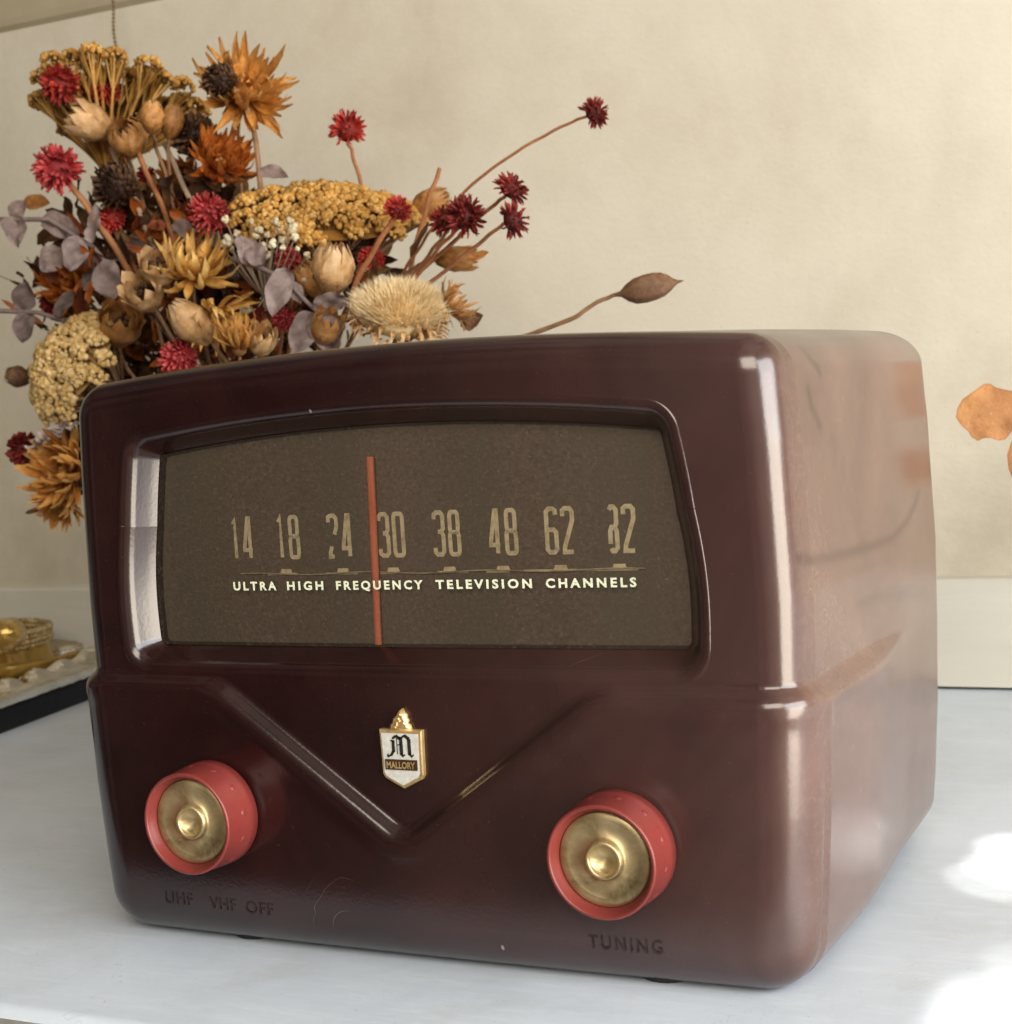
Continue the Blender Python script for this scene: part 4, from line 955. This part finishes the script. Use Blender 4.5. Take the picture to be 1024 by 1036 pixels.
M = Mat('speckled_orange_leaf'); c = M.ramp(M.noise(45, 6, .7), [(.3, (.26, .10, .03)), (.55, (.42, .19, .06)), (.75, (.52, .28, .11))])
c = M.mix(M.ramp(M.noise(260, 4, .7), [(.58, 0.0), (.70, .6)]), c, (.20, .07, .02)); c = M.mix(M.ramp(attr(M), [(.10, .7), (.3, 0.0)]), c, (.22, .07, .02)); M.set(Base_Color=c, Roughness=.7); M.bump(M.noise(160, 5, .7), .8, .0012); G['leaf'] = M.m
# ================================================================== leaf sprig at the right edge
def cut_leaf(out_px, y, name, parent, mat, thick=.0006, tilt=.12):
    pts = [at(a, b, y) for a, b in out_px]; c0 = sum(pts, Vector()) / len(pts)
    # real leaf: turned in space, domed and with thickness
    rings = []
    for k, s in enumerate((1.0, .8, .6, .4, .2, .02)):
        rings.append([c0 + (p - c0) * s + Vector((0, (p.x - c0.x) * tilt * s * 3 + (1 - s * s) * -.0006 + .0011 * math.sin(j * 1.3) * s ** 3, 0)) for j, p in enumerate(pts)])
    m = MB(); n = len(pts); tt = []
    for k in range(6): tt += [.15 if k == 0 else .45 + random.uniform(-.1, .1)] * 1 and [(.12 if k == 0 else random.uniform(.4, .75)) for _ in range(n)]
    m.grid(rings, tt, True); back = [[q + Vector((0, thick, 0)) for q in r_] for r_ in rings[::-1]]; m.grid(back, .4, True)
    m.grid([back[-1], rings[0]], .2, True)
    return m.build(name, mat, parent)
ly = .300
P = at(1040, 448, ly); root = thing('leaf_sprig', 'two lobed orange brown dried leaves at the right edge by the wall', 'dried foliage', P)
ol = [(969, 422), (970, 413), (975, 404), (983, 398), (990, 393), (996, 388), (1001, 388), (1007, 392), (1015, 394), (1025, 396), (1033, 400), (1038, 410), (1034, 420), (1029, 425), (1026, 432), (1021, 439), (1016, 445), (1010, 446), (1003, 443), (996, 443), (990, 446), (984, 442), (981, 436), (975, 430)]
cut_leaf(ol, ly, 'leaf', root, G['leaf'])
cut_leaf([(1020, 460), (1023, 448), (1029, 440), (1040, 438), (1052, 442), (1060, 452), (1062, 466), (1054, 478), (1044, 488), (1034, 492), (1026, 486), (1021, 474)], ly + .004, 'leaf', root, G['leaf'])
# its twig stands on the shelf out of the frame to the right
m = MB(); base = Vector((at(1075, 420, ly).x, ly, SHELF_Z))
m.tube(bez(base, at(1085, 520, ly), at(1066, 380, ly), 16), .0014, .0009, n=8); m.tube([at(1035, 418, ly), at(1067, 432, ly)], .0008, n=6); m.tube([at(1058, 462, ly), at(1074, 476, ly)], .0008, n=6)
m.build('twig', G['stemb'], root)
for (a, b, u, v) in ((1072, 380, .3, 1), (1078, 470, 1, .3), (1070, 400, .9, .6)):
    m = MB(); p = at(a, b, ly); leafshape(m, p, cdir(u, v, .1), cdir(0, 0, 1), mm(60, p), mm(46, p), t=.5, wav=.08); m.build('leaf', G['leaf'], root)

# ================================================================== tray and dish at the left
T0 = atz(40, 729, SHELF_Z)      # a point on the right-hand lower edge
e1 = (atz(82, 713, SHELF_Z) - atz(0, 744.5, SHELF_Z)).normalized()     # along the visible edge, into the depth
e2 = Vector((-e1.y, e1.x, 0))                   # away to the left
M = Mat('black_lacquer'); M.set(Base_Color=(.004, .005, .010), Roughness=.5); M.b.inputs['Specular IOR Level'].default_value = .2; blk = M.m
M = Mat('silver_plate'); hm = M.noise(140, 2, .5); M.set(Base_Color=M.ramp(M.noise(60, 4), [(.3, (.70, .66, .58)), (.7, (.95, .93, .88))]), Metallic=1.0, Roughness=.10); M.bump(hm, .45, .002); silv = M.m
M = Mat('amber_glass'); M.set(Base_Color=(.42, .26, .06), Roughness=.10); M.b.inputs['Metallic'].default_value = .35; M.b.inputs['Transmission Weight'].default_value = .3; M.b.inputs['IOR'].default_value = 1.45; M.bump(M.noise(230, 3), .5, .0012); amb = M.m
tray = thing('tray', 'silver fluted tray on a black lacquer base at the left edge', 'tray', T0)
def TP(a, b, z): return T0 + e1 * a + e2 * b + Vector((0, 0, z))
m = MB(); l0, l1, wd = -.16, .112, .26
def ringrect(inset, z, n=40):
    pts = []; a0, a1, b0, b1 = l0 + inset, l1 - inset, inset, wd - inset; rr = max(.004, .022 - inset * .5)
    for (ca, cb, s) in ((a0 + rr, b0 + rr, 180), (a1 - rr, b0 + rr, 270), (a1 - rr, b1 - rr, 0), (a0 + rr, b1 - rr, 90)):
        for i in range(9):
            an = math.radians(s + 90 * i / 8); pts.append((ca + rr * math.cos(an), cb + rr * math.sin(an)))
    out = []
    for i in range(len(pts)):
        p, q = pts[i], pts[(i + 1) % len(pts)]; k = max(1, int(math.hypot(q[0] - p[0], q[1] - p[1]) / .0015)) if inset >= 0 else 1
        out.append(p)
    return [TP(a, b, z) for a, b in out]
for ins, z in ((.003, 0), (.0005, .003), (0, .009), (.0, .0145), (.002, .0165), (.02, .0165)): pass
m.grid([ringrect(i, z) for i, z in ((.003, .0), (.0005, .003), (0, .009), (0, .0115), (.002, .0125), (.03, .0125))], .5, True)
m.add(ringrect(.03, .0125), [tuple(range(36))]); m.build('base', blk, tray)
# silver rim with flutes
m = MB(); per = []
N = 420
def rimpt(u, inset):
    a0, a1, b0, b1 = l0 + inset, l1 - inset, inset, wd - inset; rr = .02
    segs = [('l', (a0 + rr, b0), (a1 - rr, b0)), ('c', (a1 - rr, b0 + rr), -90), ('l', (a1, b0 + rr), (a1, b1 - rr)), ('c', (a1 - rr, b1 - rr), 0), ('l', (a1 - rr, b1), (a0 + rr, b1)), ('c', (a0 + rr, b1 - rr), 90), ('l', (a0, b1 - rr), (a0, b0 + rr)), ('c', (a0 + rr, b0 + rr), 180)]
    k = u * 8; i = min(7, int(k)); f = k - i; s = segs[i]
    if s[0] == 'l': return (lerp(s[1][0], s[2][0], f), lerp(s[1][1], s[2][1], f))
    an = math.radians(s[2] + 90 * f); return (s[1][0] + rr * math.cos(an), s[1][1] + rr * math.sin(an))
us = []
for i in range(8): us += [(i + f) / 8 for f in np.linspace(0, 1, 110 if i % 2 == 0 else 24, endpoint=False)]
rr_rows = []
for ins, z, fl in ((.0015, .0127, 0), (-.0012, .0160, 0), (-.0008, .0185, 0), (.003, .0198, 0), (.007, .0205, .2), (.010, .0225, 1), (.014, .0235, 1), (.020, .0195, 1), (.026, .0150, .6), (.032, .0135, 0), (.05, .0132, 0)):
    rr_rows.append([TP(*rimpt(u, ins), z + fl * .0024 * math.sin(j * .42)) for j, u in enumerate(us)])
m.grid(rr_rows, .5, True); m.add(rr_rows[-1], [tuple(range(len(us)))]); m.build('rim', silv, tray)
# amber glass dish
dc = at(-18, 668, .345); dc.z = SHELF_Z + .0135
dish = thing('glass_dish', 'amber glass dish with a beaded rim standing on the silver tray', 'dish', dc)
m = MB(); Md = Matrix.Translation(dc)
R = mm(88, dc)
m.lathe([(.0001, .0005), (R * .9, .0005), (R * 1.05, .003), (R * 1.12, .008), (R * 1.13, .010), (R * 1.04, .009), (R * .86, .007), (R * .80, .010), (R * .78, .018), (R * .74, .0190), (R * .70, .012), (R * .3, .009), (.0001, .009)], Md, 96, wob=lambda a, z: 1 + .012 * math.sin(a * 24))
m.build('bowl', amb, dish)
M = Mat('gilt_beads'); M.set(Base_Color=M.ramp(M.noise(300, 2), [(.3, (.22, .15, .05)), (.7, (.60, .48, .26))]), Metallic=.6, Roughness=.3)
m = MB()
for i in range(84):
    a = 2 * PI * i / 84
    for k in range(4): m.blob(dc + Vector((R * (.765 + .012 * (k % 2)) * math.cos(a + k * .03), R * (.765 + .012 * (k % 2)) * math.sin(a + k * .03), .0165 + .0028 * k)), .0021, lo=False, jit=.15)
m.build('beaded_rim', M.m, dish)
m = MB(); kp = at(7, 641, dc.y - R * .75); m.lathe([(.0001, .009), (.006, .0085), (.010, .004), (.011, 0), (.010, -.004), (.006, -.008), (.003, -.010)], Matrix.Translation(kp), 32); m.build('glass_boss', amb, dish)
